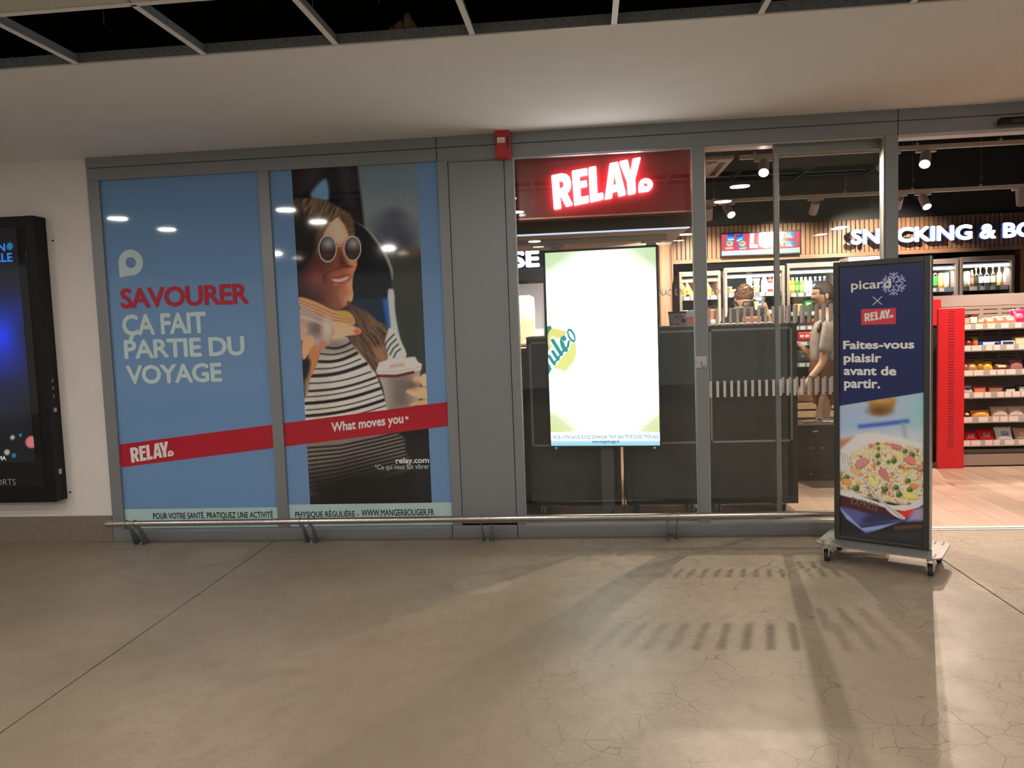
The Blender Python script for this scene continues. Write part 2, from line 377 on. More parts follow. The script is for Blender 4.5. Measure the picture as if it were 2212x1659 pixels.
# ------------------------------------------------------------------ shared materials
def concrete():
    mt, t, b = nt('polished_concrete'); N, L = t.nodes, t.links
    tc = N.new('ShaderNodeTexCoord'); P = tc.outputs['Object']
    def noise(sc, det=4, vec=P, rough=.55):
        n = N.new('ShaderNodeTexNoise'); n.inputs['Scale'].default_value = sc; n.inputs['Detail'].default_value = det
        n.inputs['Roughness'].default_value = rough; L.new(vec, n.inputs['Vector']); return n
    def ramp(fac, a, b_, lo=0.0, hi=1.0):
        r = N.new('ShaderNodeMapRange'); r.inputs[1].default_value = a; r.inputs[2].default_value = b_
        r.inputs[3].default_value = lo; r.inputs[4].default_value = hi; L.new(fac, r.inputs[0]); return r.outputs[0]
    def mixc(fac, a, b_, mode='MIX'):
        m_ = N.new('ShaderNodeMix'); m_.data_type = 'RGBA'; m_.blend_type = mode
        for s_, v in ((0, fac), (6, a), (7, b_)):
            if hasattr(v, 'is_linked') or hasattr(v, 'links'): L.new(v, m_.inputs[s_])
            elif s_ == 0: m_.inputs[0].default_value = v
            else: m_.inputs[s_].default_value = (*v, 1)
        return m_.outputs[2]
    c = mixc(ramp(noise(.8, 3).outputs['Fac'], .35, .65), (.25, .208, .150), (.36, .31, .243))
    c = mixc(ramp(noise(4.5, 6).outputs['Fac'], .35, .75), c, (.34, .275, .21), 'MIX') if False else c
    m1 = N.new('ShaderNodeMath'); m1.operation = 'MULTIPLY'; m1.inputs[1].default_value = .85
    L.new(ramp(noise(3.2, 7, rough=.65).outputs['Fac'], .45, .72), m1.inputs[0])
    c = mixc(m1.outputs[0], c, (.235, .195, .145))
    m2 = N.new('ShaderNodeMath'); m2.operation = 'MULTIPLY'; m2.inputs[1].default_value = .45
    L.new(ramp(noise(60, 5, rough=.7).outputs['Fac'], .45, .7), m2.inputs[0])
    c = mixc(m2.outputs[0], c, (.19, .16, .12))
    m3 = N.new('ShaderNodeMath'); m3.operation = 'MULTIPLY'; m3.inputs[1].default_value = .55
    L.new(ramp(noise(13, 5, rough=.7).outputs['Fac'], .48, .68), m3.inputs[0])
    c = mixc(m3.outputs[0], c, (.22, .175, .125))
    # fine map cracking, strongest to the right
    nd = noise(6, 3); vd = N.new('ShaderNodeVectorMath'); vd.operation = 'SCALE'; vd.inputs['Scale'].default_value = .10
    L.new(nd.outputs['Color'], vd.inputs[0]); va = N.new('ShaderNodeVectorMath'); L.new(P, va.inputs[0]); L.new(vd.outputs[0], va.inputs[1])
    vo = N.new('ShaderNodeTexVoronoi'); vo.feature = 'DISTANCE_TO_EDGE'; vo.inputs['Scale'].default_value = 8.5; L.new(va.outputs[0], vo.inputs['Vector'])
    crack = ramp(vo.outputs['Distance'], .004, .02, 1, 0)
    sx = N.new('ShaderNodeSeparateXYZ'); L.new(P, sx.inputs[0])
    gx = ramp(sx.outputs['X'], -1.0, .4, 0, 1); gn = ramp(noise(2.6, 4).outputs['Fac'], .42, .58)
    mm = N.new('ShaderNodeMath'); mm.operation = 'MULTIPLY'; L.new(gx, mm.inputs[0]); L.new(gn, mm.inputs[1])
    mk = N.new('ShaderNodeMath'); mk.operation = 'MULTIPLY'; L.new(mm.outputs[0], mk.inputs[0]); L.new(crack, mk.inputs[1])
    mk2 = N.new('ShaderNodeMath'); mk2.operation = 'MULTIPLY'; mk2.inputs[1].default_value = .85; L.new(mk.outputs[0], mk2.inputs[0])
    c = mixc(mk2.outputs[0], c, (.10, .072, .048))
    # round cup and planter marks
    for (px, py, r0, w, st, cc) in ((340, 1388, .17, .03, .35, (.21, .18, .135)), (470, 1200, .19, .2, .35, (.40, .345, .285)), (1040, 1262, .16, .2, .35, (.43, .37, .31))):
        q = atZ(px, py, 0); dn = N.new('ShaderNodeVectorMath'); dn.operation = 'DISTANCE'; dn.inputs[1].default_value = (q[0], q[1], 0)
        L.new(va.outputs[0] if False else P, dn.inputs[0])
        a = ramp(dn.outputs['Value'], r0-.012, r0+.004, 1, 0)
        if w < .1:
            a2 = ramp(dn.outputs['Value'], r0-w-.02, r0-w+.01, 0, 1); q2 = N.new('ShaderNodeMath'); q2.operation = 'MULTIPLY'
            L.new(a, q2.inputs[0]); L.new(a2, q2.inputs[1]); a = q2.outputs[0]
        q3 = N.new('ShaderNodeMath'); q3.operation = 'MULTIPLY'; q3.inputs[1].default_value = st; L.new(a, q3.inputs[0])
        c = mixc(q3.outputs[0], c, cc)
    L.new(c, b.inputs['Base Color'])
    L.new(ramp(noise(5, 5).outputs['Fac'], .3, .7, .36, .48), b.inputs['Roughness']); b.inputs['Specular IOR Level'].default_value = .36
    bp = N.new('ShaderNodeBump'); bp.inputs['Strength'].default_value = .12; bp.inputs['Distance'].default_value = .004
    L.new(noise(90, 4).outputs['Fac'], bp.inputs['Height']); L.new(bp.outputs[0], b.inputs['Normal'])
    return mt
def woodmat(name, c0, c1, axis='Z', scale=1.0, rough=.45):
    if name in MATS: return MATS[name]
    mt, t, b = nt(name); N, L = t.nodes, t.links
    tc = N.new('ShaderNodeTexCoord'); mp = N.new('ShaderNodeMapping'); oi = N.new('ShaderNodeObjectInfo')
    st = {'X': (1.2, 22, 22), 'Y': (22, 1.2, 22), 'Z': (22, 22, 1.2)}[axis]
    mp.inputs['Scale'].default_value = tuple(q*scale for q in st); L.new(tc.outputs['Object'], mp.inputs[0])
    ad = N.new('ShaderNodeVectorMath'); L.new(mp.outputs[0], ad.inputs[0])
    sc = N.new('ShaderNodeMath'); sc.operation = 'MULTIPLY'; sc.inputs[1].default_value = 40; L.new(oi.outputs['Random'], sc.inputs[0]); L.new(sc.outputs[0], ad.inputs[1])
    n = N.new('ShaderNodeTexNoise'); n.inputs['Scale'].default_value = 1.4; n.inputs['Detail'].default_value = 6; n.inputs['Distortion'].default_value = .8; L.new(ad.outputs[0], n.inputs['Vector'])
    m_ = N.new('ShaderNodeMix'); m_.data_type = 'RGBA'; m_.inputs[6].default_value = (*c0, 1); m_.inputs[7].default_value = (*c1, 1)
    r = N.new('ShaderNodeMapRange'); r.inputs[1].default_value = .3; r.inputs[2].default_value = .7; L.new(n.outputs['Fac'], r.inputs[0]); L.new(r.outputs[0], m_.inputs[0])
    hs = N.new('ShaderNodeMapRange'); hs.inputs[3].default_value = .88; hs.inputs[4].default_value = 1.1; L.new(oi.outputs['Random'], hs.inputs[0])
    m2 = N.new('ShaderNodeMix'); m2.data_type = 'RGBA'; m2.blend_type = 'MULTIPLY'; m2.inputs[0].default_value = 1; L.new(m_.outputs[2], m2.inputs[6]); L.new(hs.outputs[0], m2.inputs[7])
    L.new(m2.outputs[2], b.inputs['Base Color']); b.inputs['Roughness'].default_value = rough
    MATS[name] = mt; return mt
CONC = concrete()
GREY = mat('grey_powder_coat', (.235, .25, .265), .42, .25, var=.05, scale=300, bump=.05, bscale=900)
PLASTER = mat('warm_white_plaster', (.80, .765, .73), .85, var=.03, scale=6, bump=.05, bscale=120)
BASEB = mat('brown_base_tile', (.20, .165, .135), .6, var=.12, scale=25)
BLACK = mat('matt_black', (.012, .012, .013), .55)
SATIN = mat('satin_black', (.02, .021, .022), .3)
WHITE = mat('white_enamel', (.78, .76, .73), .35)
GALV = mat('galvanised_steel', (.36, .38, .37), .4, .7, var=.1, scale=60)
STEEL = mat('brushed_stainless', (.55, .53, .50), .26, 1.0, var=.06, scale=40, stretch=(1, 60, 60))
CHROME = mat('chrome', (.75, .75, .76), .12, 1.0)
RUBBER = mat('black_rubber', (.02, .02, .02), .7)
RED = mat('signal_red', (.62, .012, .02), .4)
GLASS = glassmat('window_glass')
DARKW = mat('shop_dark_paint', (.028, .034, .038), .5, var=.1, scale=4)
OAK = woodmat('oak_slat', (.26, .145, .08), (.37, .22, .125), 'Z')
OAKX = woodmat('oak_board', (.28, .155, .085), (.40, .235, .135), 'X')
FLOORW = woodmat('pale_wood_tile', (.42, .30, .235), (.52, .385, .31), 'Y', .35, .35)
ALU = mat('brushed_aluminium', (.52, .52, .51), .38, .85)

# ------------------------------------------------------------------ hall floor: cast slabs with saw-cut joints
ZT = 2.65
fl = struct('floor'); J = [-11.0, -6.35, -2.178, 1.972, 6.1, 10]
for a, b_ in zip(J, J[1:]):
    MB().box(a+.004, b_-.004, -12, .10, -.12, 0).build('slab', CONC, fl)
MB().box(-11, 10, -12, .1, -.16, -.02).build('joint_filler', mat('joint_dark', (.05, .04, .035), .9), fl)
# shop floor: wood-look planks running into the shop
fs = struct('floor_shop'); pw, pl = .20, 1.20; proto = None; k = 0
for i in range(44):
    x = -1.7+i*pw
    for j in range(-1, 5):
        y0 = .10+j*pl+((i*7) % 5)*.24; y1 = y0+pl
        y0, y1 = max(y0, .10), min(y1, 4.4)
        if y1-y0 < .05: continue
        MB().box(x+.001, x+pw-.001, y0+.001, y1-.001, -.02, 0).build('plank', FLOORW, fs)
MB().box(-1.7, 7.1, .1, 4.4, -.05, -.004).build('grout', mat('grout_tan', (.3, .22, .16), .9), fs)

# ------------------------------------------------------------------ walls
smesh('wall_left', MB().box(-9, -3.358, 0, .25, 0, 3.4), PLASTER)
bb = struct('baseboard_left')
for i in range(5): MB().box(-3.362-(i+1)*1.2+.0015, -3.362-i*1.2, -.014, 0, 0, .183, .002).build('skirting_tile', BASEB, bb)
smesh('wall_right', MB().box(4.6, 9, 0, .25, 0, 3.4), PLASTER)
smesh('wall_shop_back', MB().box(-1.9, 7.2, 4.38, 4.5, 0, 3.45), DARKW)
smesh('wall_shop_left', MB().box(-1.9, -1.75, .1, 4.4, 0, 3.45), mat('shop_side_paint', (.35, .34, .33), .7, var=.04, scale=5))
smesh('wall_shop_right', MB().box(7.05, 7.2, .1, 4.4, 0, 3.45), DARKW)
smesh('ceiling_shop', MB().box(-1.9, 7.2, .1, 4.5, 3.42, 3.55), mat('shop_ceiling_black', (.035, .030, .028), .8, var=.15, scale=3))

# ------------------------------------------------------------------ hall ceiling: plaster soffit, open grid, tiled field with downlights
smesh('ceiling', MB().box(-9, 9, -1.735, .25, ZT, ZT+.04), mat('soffit_white', (.88, .87, .86), .85, var=.02, scale=5))
ed = struct('trim_1'); 
MB().box(-9, 9, -1.741, -1.736, ZT, ZT+.046).build('edge_angle', GALV, ed)
MB().box(-9, 9, -1.747, -1.735, ZT-.003, ZT+.001).build('edge_flange', mat('edge_paint', (.62, .60, .56), .5), ed)
hm = MB()
for i in range(330):
    x = -4.4+i*.02
    if i % 3 != 2: hm.box(x, x+.004, -1.7425, -1.7405, ZT+.024+.008*(i % 2), ZT+.028+.008*(i % 2))
ho = hm.build('punched_holes', BLACK, ed); ho['kind'] = 'stuff'
VOID = mat('void_dark', (.022, .017, .014), .9, var=.3, scale=3)
smesh('ceiling_void', MB().box(-9, 9, -2.45, -.2, 3.5, 3.6), VOID)
smesh('wall_void', MB().box(-9, 9, -.25, -.2, ZT+.041, 3.5), VOID)
smesh('wall_void_front', MB().box(-9, 9, -2.5, -2.42, ZT+.09, 3.5), VOID)
TB = mat('t_bar_white', (.86, .85, .82), .45); TBW = mat('t_bar_zinc', (.40, .46, .52), .35, .4)
gr = struct('ceiling_grid')
tx = [-2.231+.5945*i for i in range(-7, 13)]
for x in tx:
    t_ = MB().box(x-.012, x+.012, -2.285, -1.745, ZT-.002, ZT+.002).build('tee_bar', TB, gr)
    MB().box(x-.003, x+.003, -2.285, -1.742, ZT+.002, ZT+.042).build('tee_web', TBW, t_)
mt_ = MB().box(-9, 9, -2.297, -2.273, ZT-.002, ZT+.002).build('main_tee', TB, gr)
MB().box(-9, 9, -2.288, -2.282, ZT+.002, ZT+.042).build('tee_web', TBW, mt_)
HANG = mat('hanger_wire', (.25, .24, .22), .5, .8)
for x in (-1.93, -1.05, -.78, 1.1, 2.4): MB().cyl((x, -2.0, ZT+.05), (x, -2.0, 3.5), .0022, n=6).build('hanger_wire', HANG, gr)
TILE = mat('ceiling_tile', (.55, .55, .50), .9, var=.08, scale=60, bump=.1, bscale=300)
for i, x in enumerate(tx[:-1]):
    MB().box(x+.004, x+.5905, -2.9, -2.29, ZT+.003, ZT+.018).build('ceiling_tile', TILE, gr)
smesh('ceiling_hall', MB().box(-9, 9, -12, -2.885, ZT, ZT+.05), mat('hall_ceiling_paint', (.62, .60, .56), .8, var=.03, scale=6))
fo = MB(); rr = random.Random(3)
for q in range(11):
    u = q/10; zz = .06*math.sin(math.pi*min(1, u*1.1))**1.5*(1.2 if u > .5 else .7)
    fo.ell((-.86+u*.18, -1.60+rr.uniform(-.02, .02), ZT+.055+zz*.7), (.024, .03, .02+zz*.8), 10, 7, lambda v: v+Vector((rr.uniform(-.004, .004), rr.uniform(-.004, .004), rr.uniform(-.005, .005))))
tag(fo.build('foam_scrap', mat('yellow_foam', (.50, .36, .19), .9, var=.15, scale=40)), 'torn yellow insulation foam scrap poking out of the open ceiling void', 'insulation')
fo2 = MB()
for q in range(6): fo2.ell((-2.66+q*.045, -1.62, ZT+.065), (.035, .03, .028), 10, 7, lambda v: v+Vector((0, 0, rr.uniform(-.006, .006))))
tag(fo2.build('foam_scrap', MATS['yellow_foam']), 'flat brown insulation scrap in the ceiling void at the far left', 'insulation')

# round hall downlights (they mirror in the posters and shop glass)
LENS = emat('downlight_lens', (1.0, .88, .76), 45)
RIM = mat('downlight_rim', (.75, .74, .72), .3)
dl = []
for iy, y in enumerate((-2.52, -3.46, -6.58, -7.5)):
    for ix, x in enumerate((-4.72, -2.95, -.74, 1.47, 3.66)):
        t_ = thing('ceiling_downlight', f'round recessed hall downlight, {ORD[ix]} from the left in the {ORD[iy]} row from the shopfront', 'light', (x, y, ZT), group='round downlights of the hall ceiling')
        MB().lathe([(.115, .002), (.115, -.006), (.095, -.008), (.092, .0)]).build('rim', RIM, t_)
        MB().lathe([(.0, -.003), (.091, -.003), (.091, -.001), (0, -.001)]).build('lens', LENS, t_)
        if iy == 3: continue
        ld = bpy.data.lights.new('downlight_lamp', 'AREA'); ld.shape = 'DISK'; ld.size = .18; ld.energy = HALL_LAMP_W*(3.5 if iy == 2 else 1); ld.color = (1.0, .92, .83)
        lo = bpy.data.objects.new('downlight_lamp', ld); COL.objects.link(lo); lo.parent = t_; lo.location = (0, 0, -.012)

# ------------------------------------------------------------------ shopfront framework
XL = -3.355
fr = struct('wall_front')
def fbox(name, x0, x1, z0, z1, y0=-.02, y1=.08, mt=GREY, c=.002, par=None):
    return MB().box(x0, x1, y0, y1, z0, z1, c).build(name, mt, par or fr)
for a, b_ in ((XL, -.944), (-.940, 1.930), (1.934, 4.6)):
    fbox('fascia_panel', a, b_, 2.582, ZT, -.024)
    fbox('head_rail', a, b_, 2.497, 2.579)
fbox('joint_shadow', XL+.01, 4.59, 2.57, 2.60, -.012, .06, BLACK, 0)
for (a, b_) in ((XL, -3.272), (-2.155, -2.078), (-.94, -.872), (-.502, -.446), (.692, .765), (1.858, 1.935)):
    fbox('mullion', a, b_, .085, 2.497)
for (a, b_) in ((XL, -.944), (-.940, -.502), (-.498, 1.935)):
    fbox('base_rail', a, b_, 0, .085, -.022)
fbox('blank_panel', -.869, -.506, .10, 2.485, -.014, .05)
fbox('blank_panel_frame', -.872, -.502, 2.487, 2.497, -.018)
fbox('threshold', 1.935, 4.6, -.01, .004, .06, .13, ALU, .001)
fbox('jamb', 4.1, 4.6, .085, 2.497)
# backing wall behind the posters so the shop stays closed
smesh('wall_partition', MB().box(-3.355, -.47, .085, .12, 0, 3.4), mat('partition_grey', (.3, .3, .3), .8))
smesh('wall_over_front', MB().box(-3.355, 7.2, .03, .09, ZT, 3.45), DARKW)
# window pane of the screen bay
wn = struct('window_1'); MB().box(-.446, .692, .006, .014, .088, 2.497).build('pane', GLASS, wn)
BEADM = mat('bead_alu', (.55, .54, .52), .4, .5)
for (a, b_, c_, d_) in ((-.446, -.440, .085, 2.497), (.686, .692, .085, 2.497)): MB().box(a, b_, -.004, .03, c_, d_).build('glazing_bead', BEADM, wn)
for (c_, d_) in ((.085, .092), (2.49, 2.497)): MB().box(-.44, .686, -.004, .03, c_, d_).build('glazing_bead', BEADM, wn)
# fixed side light and sliding leaf of the automatic door
dr = struct('door_1')
MB().box(.765, 1.858, .006, .014, .088, 2.497).build('fixed_pane', GLASS, dr)
for (a, b_, c_, d_) in ((.765, .771, .085, 2.497), (1.852, 1.858, .085, 2.497)): MB().box(a, b_, -.004, .03, c_, d_).build('glazing_bead', BEADM, dr)
for (c_, d_) in ((.085, .092), (2.49, 2.497)): MB().box(.771, 1.852, -.004, .03, c_, d_).build('glazing_bead', BEADM, dr)
STILE = mat('stile_alu', (.34, .335, .32), .4, .5)
leaf = MB().box(1.24, 1.93, .10, .108, .03, 2.44).build('sliding_leaf', GLASS, dr)
MB().box(1.212, 1.245, .088, .12, .02, 2.52, .003).build('leaf_stile', STILE, leaf)
MB().box(1.245, 1.93, .09, .118, .02, .075, .003).build('leaf_rail', STILE, leaf)
MB().box(1.245, 1.93, .09, .118, 2.44, 2.52, .003).build('leaf_rail', STILE, leaf)
MB().box(.77, 4.1, .085, .125, .0, .008).build('floor_track', ALU, dr)
MB().box(.77, 4.1, .13, .30, 2.52, 2.62, .004).build('door_operator', WHITE, dr)
STRIP = mat('frosted_white_strip', (.72, .66, .62), .6)
sp = atY(1545, 838, 0)[0]-atY(1530, 838, 0)[0]
for row, (yt, yb) in enumerate(((664, 702), (822, 857))):
    z1 = atY(1600, yt, 0)[2]; z0 = atY(1600, yb, 0)[2]
    n = int((1.85-.775)/sp)
    for i in range(n):
        x = .775+i*sp
        MB().box(x, x+.0165, .0035, .006, z0, z1).build('marking_strip', STRIP, dr)
    for i in range(int(.66/sp)):
        x = 1.252+i*sp
        MB().box(x, x+.0165, .0975, .10, z0+.006, z1+.006).build('marking_strip', STRIP, leaf)
FAINT = mat('faint_lettering', (.62, .58, .55), .6)
def zbox(x0, y0, x1, y1, Y):                   # picture corners (left, bottom, right, top) -> x,z box on the plane y=Y
    a = atY(x0, y0, Y); b = atY(x1, y1, Y); return (a[0], a[2], b[0], b[2])
lettering('NAC', zbox(1424, 641, 1452, 624, .003), FAINT, wn, .004, .01)
lettering('K', zbox(1458, 639, 1464, 623, .003), FAINT, wn, .004, .01)
lettering('N', zbox(1469, 638, 1477, 623, .003), FAINT, wn, .004, .01)
lettering('BOI', zbox(1537, 637, 1556, 622, .003), FAINT, dr, .004, .01)
# door motion sensor
q = atY(2195, 262, -.05)
t_ = thing('motion_sensor', 'black oval door motion sensor on the grey lintel above the entrance', 'sensor', (2.62, -.02, q[2]))
MB().box(-.12, .16, -.06, 0, -.026, .026, .02).build('housing', mat('sensor_black', (.006, .006, .007), .5, spec=.25), t_)
MB().box(-.06, .06, -.0625, -.058, -.012, .008, .003).build('lens', mat('smoked_lens', (.03, .02, .02), .1), t_)
# key switch on the post
q = atY(1515, 782, -.02); t_ = thing('key_switch', 'small pale key switch plate on the grey post beside the display screen', 'switch', (q[0], -.021, q[2]))
MB().box(-.034, .034, -.012, 0, -.038, .038, .004).build('plate', mat('switch_plate', (.50, .51, .53), .4), t_)
MB().cyl((-.002, -.0125, .008), (-.002, -.018, .008), .011, n=16).build('key_barrel', CHROME, t_)
MB().box(-.0045, -.0005, -.019, -.017, -.016, .012).build('key_slot', BLACK, t_)
for i in range(3): MB().box(-.002+i*.011, .005+i*.011, -.0128, -.0118, -.031, -.024).build('mark', mat('mark_dark', (.04, .06, .1), .5), t_)
# red alarm sounder under the soffit
a = atY(1070, 283, -.05); b_ = atY(1104, 343, -.05)
t_ = thing('fire_alarm_box', 'red fire alarm box with white label under the soffit above the blank panel', 'alarm', ((a[0]+b_[0])/2, -.024, (a[2]+b_[2])/2))
w_, h_ = (b_[0]-a[0])/2, (a[2]-b_[2])/2
MB().box(-w_, w_, -.07, 0, -h_, h_, .01).build('case', mat('alarm_red', (.50, .018, .022), .35), t_)
MB().box(-w_*.7, w_*.35, -.0725, -.069, h_*.05, h_*.42).build('label_plate', WHITE, t_)
MB().box(w_*.62, w_*.8, -.074, -.066, -h_*.35, h_*.55, .003).build('lever', BLACK, t_)
MB().box(-w_*.4, 0, -.0735, -.072, h_*.15, h_*.2).build('print_line', mat('print_grey', (.3, .3, .3), .6), t_)

# ------------------------------------------------------------------ stainless bumper rail on floor brackets
YR = -.20
pa = atY(230, 1132, YR); pb = atY(1797, 1110, YR)
zr = (pa[2]+atY(1000, 1120, YR)[2])/2
t_ = thing('bumper_rail', 'low stainless steel bumper rail on paired floor brackets along the shopfront', 'rail', (pa[0], YR, 0))
MB().cyl((pa[0], YR, pa[2]), (1.75, YR, pa[2]+(pb[2]-pa[2])*1.1), .0205, n=28).build('pipe', STEEL, t_, True)
BR = mat('bracket_steel', (.36, .36, .34), .35, .9)
def zrail(x): return pa[2]+(pb[2]-pa[2])*(x-pa[0])/(pb[0]-pa[0])
for px in (288, 664, 1054, 1460):
    xc = atY(px-6, 1125, YR)[0]; z = zrail(xc)
    foot = MB().box(xc-.03, xc+.03, -.13, -.04, 0, .006, .001).build('bracket_foot', BR, t_, True)
    MB().cyl((xc, -.10, .006), (xc, -.10, .016), .009, n=8).build('bolt', CHROME, foot, True)
    for s_ in (-1, 1):
        x = xc+s_*.031
        prof = [(YR+.02*math.cos(t), z+.0235*math.sin(t)) for t in [math.pi*q/8 for q in range(0, 9)]]
        out = [(YR-.025, z), *[(YR+.027*math.cos(math.pi-math.pi*q/10), z+.027*math.sin(math.pi*q/10)) for q in range(11)], (YR+.06, z-.04), (-.05, .02), (-.04, 0), (-.13, 0), (YR+.03, z-.05), (YR-.015, z-.026)]
        MB().extr([(x-.002, y, zz) for y, zz in out], (.004, 0, 0)).build('bracket_blade', BR, t_, True)
# ------------------------------------------------------------------ window posters
BLUE = mat('poster_blue', tuple(alb((77, 102, 130))), .04, spec=.5)
FOOT = mat('poster_footer', tuple(alb((128, 144, 138))), .04)
PRED = mat('poster_red', tuple(alb((128, 16, 30))), .04)
PALE = mat('poster_pale_print', tuple(alb((140, 152, 150))), .05)
PINKW = mat('poster_band_print', tuple(alb((190, 165, 160))), .05)
PDRED = mat('poster_title_red', tuple(alb((128, 12, 34))), .05)
INK = mat('poster_black_ink', (.01, .01, .011), .1)
CREAM = mat('poster_relay_print', tuple(alb((185, 175, 168))), .05)
Y0 = .0
def quad(pxs, Y):                        # picture corners on the plane y=Y -> x,z outline
    return [(atY(x, y, Y)[0], atY(x, y, Y)[2]) for x, y in pxs]
# poster with the slogan
p1 = thing('window_poster', 'pale blue window poster with red SAVOURER slogan, left bay', 'poster', (-2.71, 0, .09), group='window posters')
MB().box(-3.272, -2.155, 0, .03, .086, 2.497).build('blue_film', BLUE, p1, True)
z0 = atY(430, 1098, 0)[2]
MB().box(-3.272, -2.155, -.0012, 0, .088, z0).build('footer_strip', FOOT, p1, True)
zs = lambda pts: quad(pts, 0)
red_l = atY(262, 960, 0)[2]; red_l2 = atY(264, 1010, 0)[2]; red_r = atY(968, 868, 0)[2]; red_r2 = atY(970, 919, 0)[2]
sl = (red_r-red_l)/(2.335); hb = ((red_l-red_l2)+(red_r-red_r2))/2
def band(x0, x1, par):
    za, zb = red_l+(x0+3.27)*sl, red_l+(x1+3.27)*sl
    MB().prism([(x0, za-hb), (x1, zb-hb), (x1, zb), (x0, za)], -.0016, 0).build('red_band', PRED, par, True)
band(-3.272, -2.155, p1)
def wl(par): return par                       # lettering built in world space
def wtext(txt, box, mt, par, y, bold=0, shear=0, space=1.0, name='lettering', rot=0.0):
    o = lettering(txt, box, mt, None, y, bold, shear, None, space, name, rot); o.parent = par; o.location = -wloc(par); return o
def pxbox(xl, yl, xr, yr, Y=0.0):            # bottom-left and top-right picture corners
    return zbox(xl, yl, xr, yr, Y)
def tbox(x0, x1, ytop, ybot, Y=0.0, cx=None):
    cx = (x0+x1)/2; a = atY(x0, (ytop+ybot)/2, Y)[0]; b = atY(x1, (ytop+ybot)/2, Y)[0]
    return (a, atY(cx, ybot, Y)[2], b, atY(cx, ytop, Y)[2])
YT = -.0022
wtext('SAVOURER', tbox(260, 537, 617, 662), PDRED, p1, YT, .032, space=.95)
a = tbox(264, 446, 676, 721)
wtext('ÇA FAIT', (a[0], a[1]-.038, a[2], a[3]), PALE, p1, YT, .032, space=.95)
wtext('PARTIE DU', tbox(268, 529, 730, 772), PALE, p1, YT, .032, space=.95)
wtext('VOYAGE', tbox(273, 480, 786, 828), PALE, p1, YT, .032, space=.95)
wtext('POUR VOTRE SANTÉ, PRATIQUEZ UNE ACTIVITÉ', tbox(331, 590, 1103, 1122), INK, p1, YT, .012)
rb = pxbox(283, 996, 374, 953)
o = relay_logo(None, (rb[0], rb[1]-.012, rb[2], rb[3]), CREAM, YT); o.parent = p1; o.location = -wloc(p1)
pin = tbox(256, 309, 540, 598)
cx, cz, r = (pin[0]+pin[2])/2+.002, pin[1]+(pin[3]-pin[1])*.53, (pin[2]-pin[0])/2
me = curve_mesh([_circ(cx, cz, r, 180, -90, 30)+[(cx-r*.2, cz-r), (cx-r*.98, cz-r*1.1), (cx-r, cz-r*.9)], _circ(cx, cz, r*.42)])
co = np.empty(len(me.vertices)*3); me.vertices.foreach_get('co', co); co = co.reshape(-1, 3); co = np.stack([co[:, 0], np.full(len(co), YT), co[:, 1]], 1); me.vertices.foreach_set('co', co.ravel())
o = link('pin_symbol', me, PALE, p1); o.location = -wloc(p1)
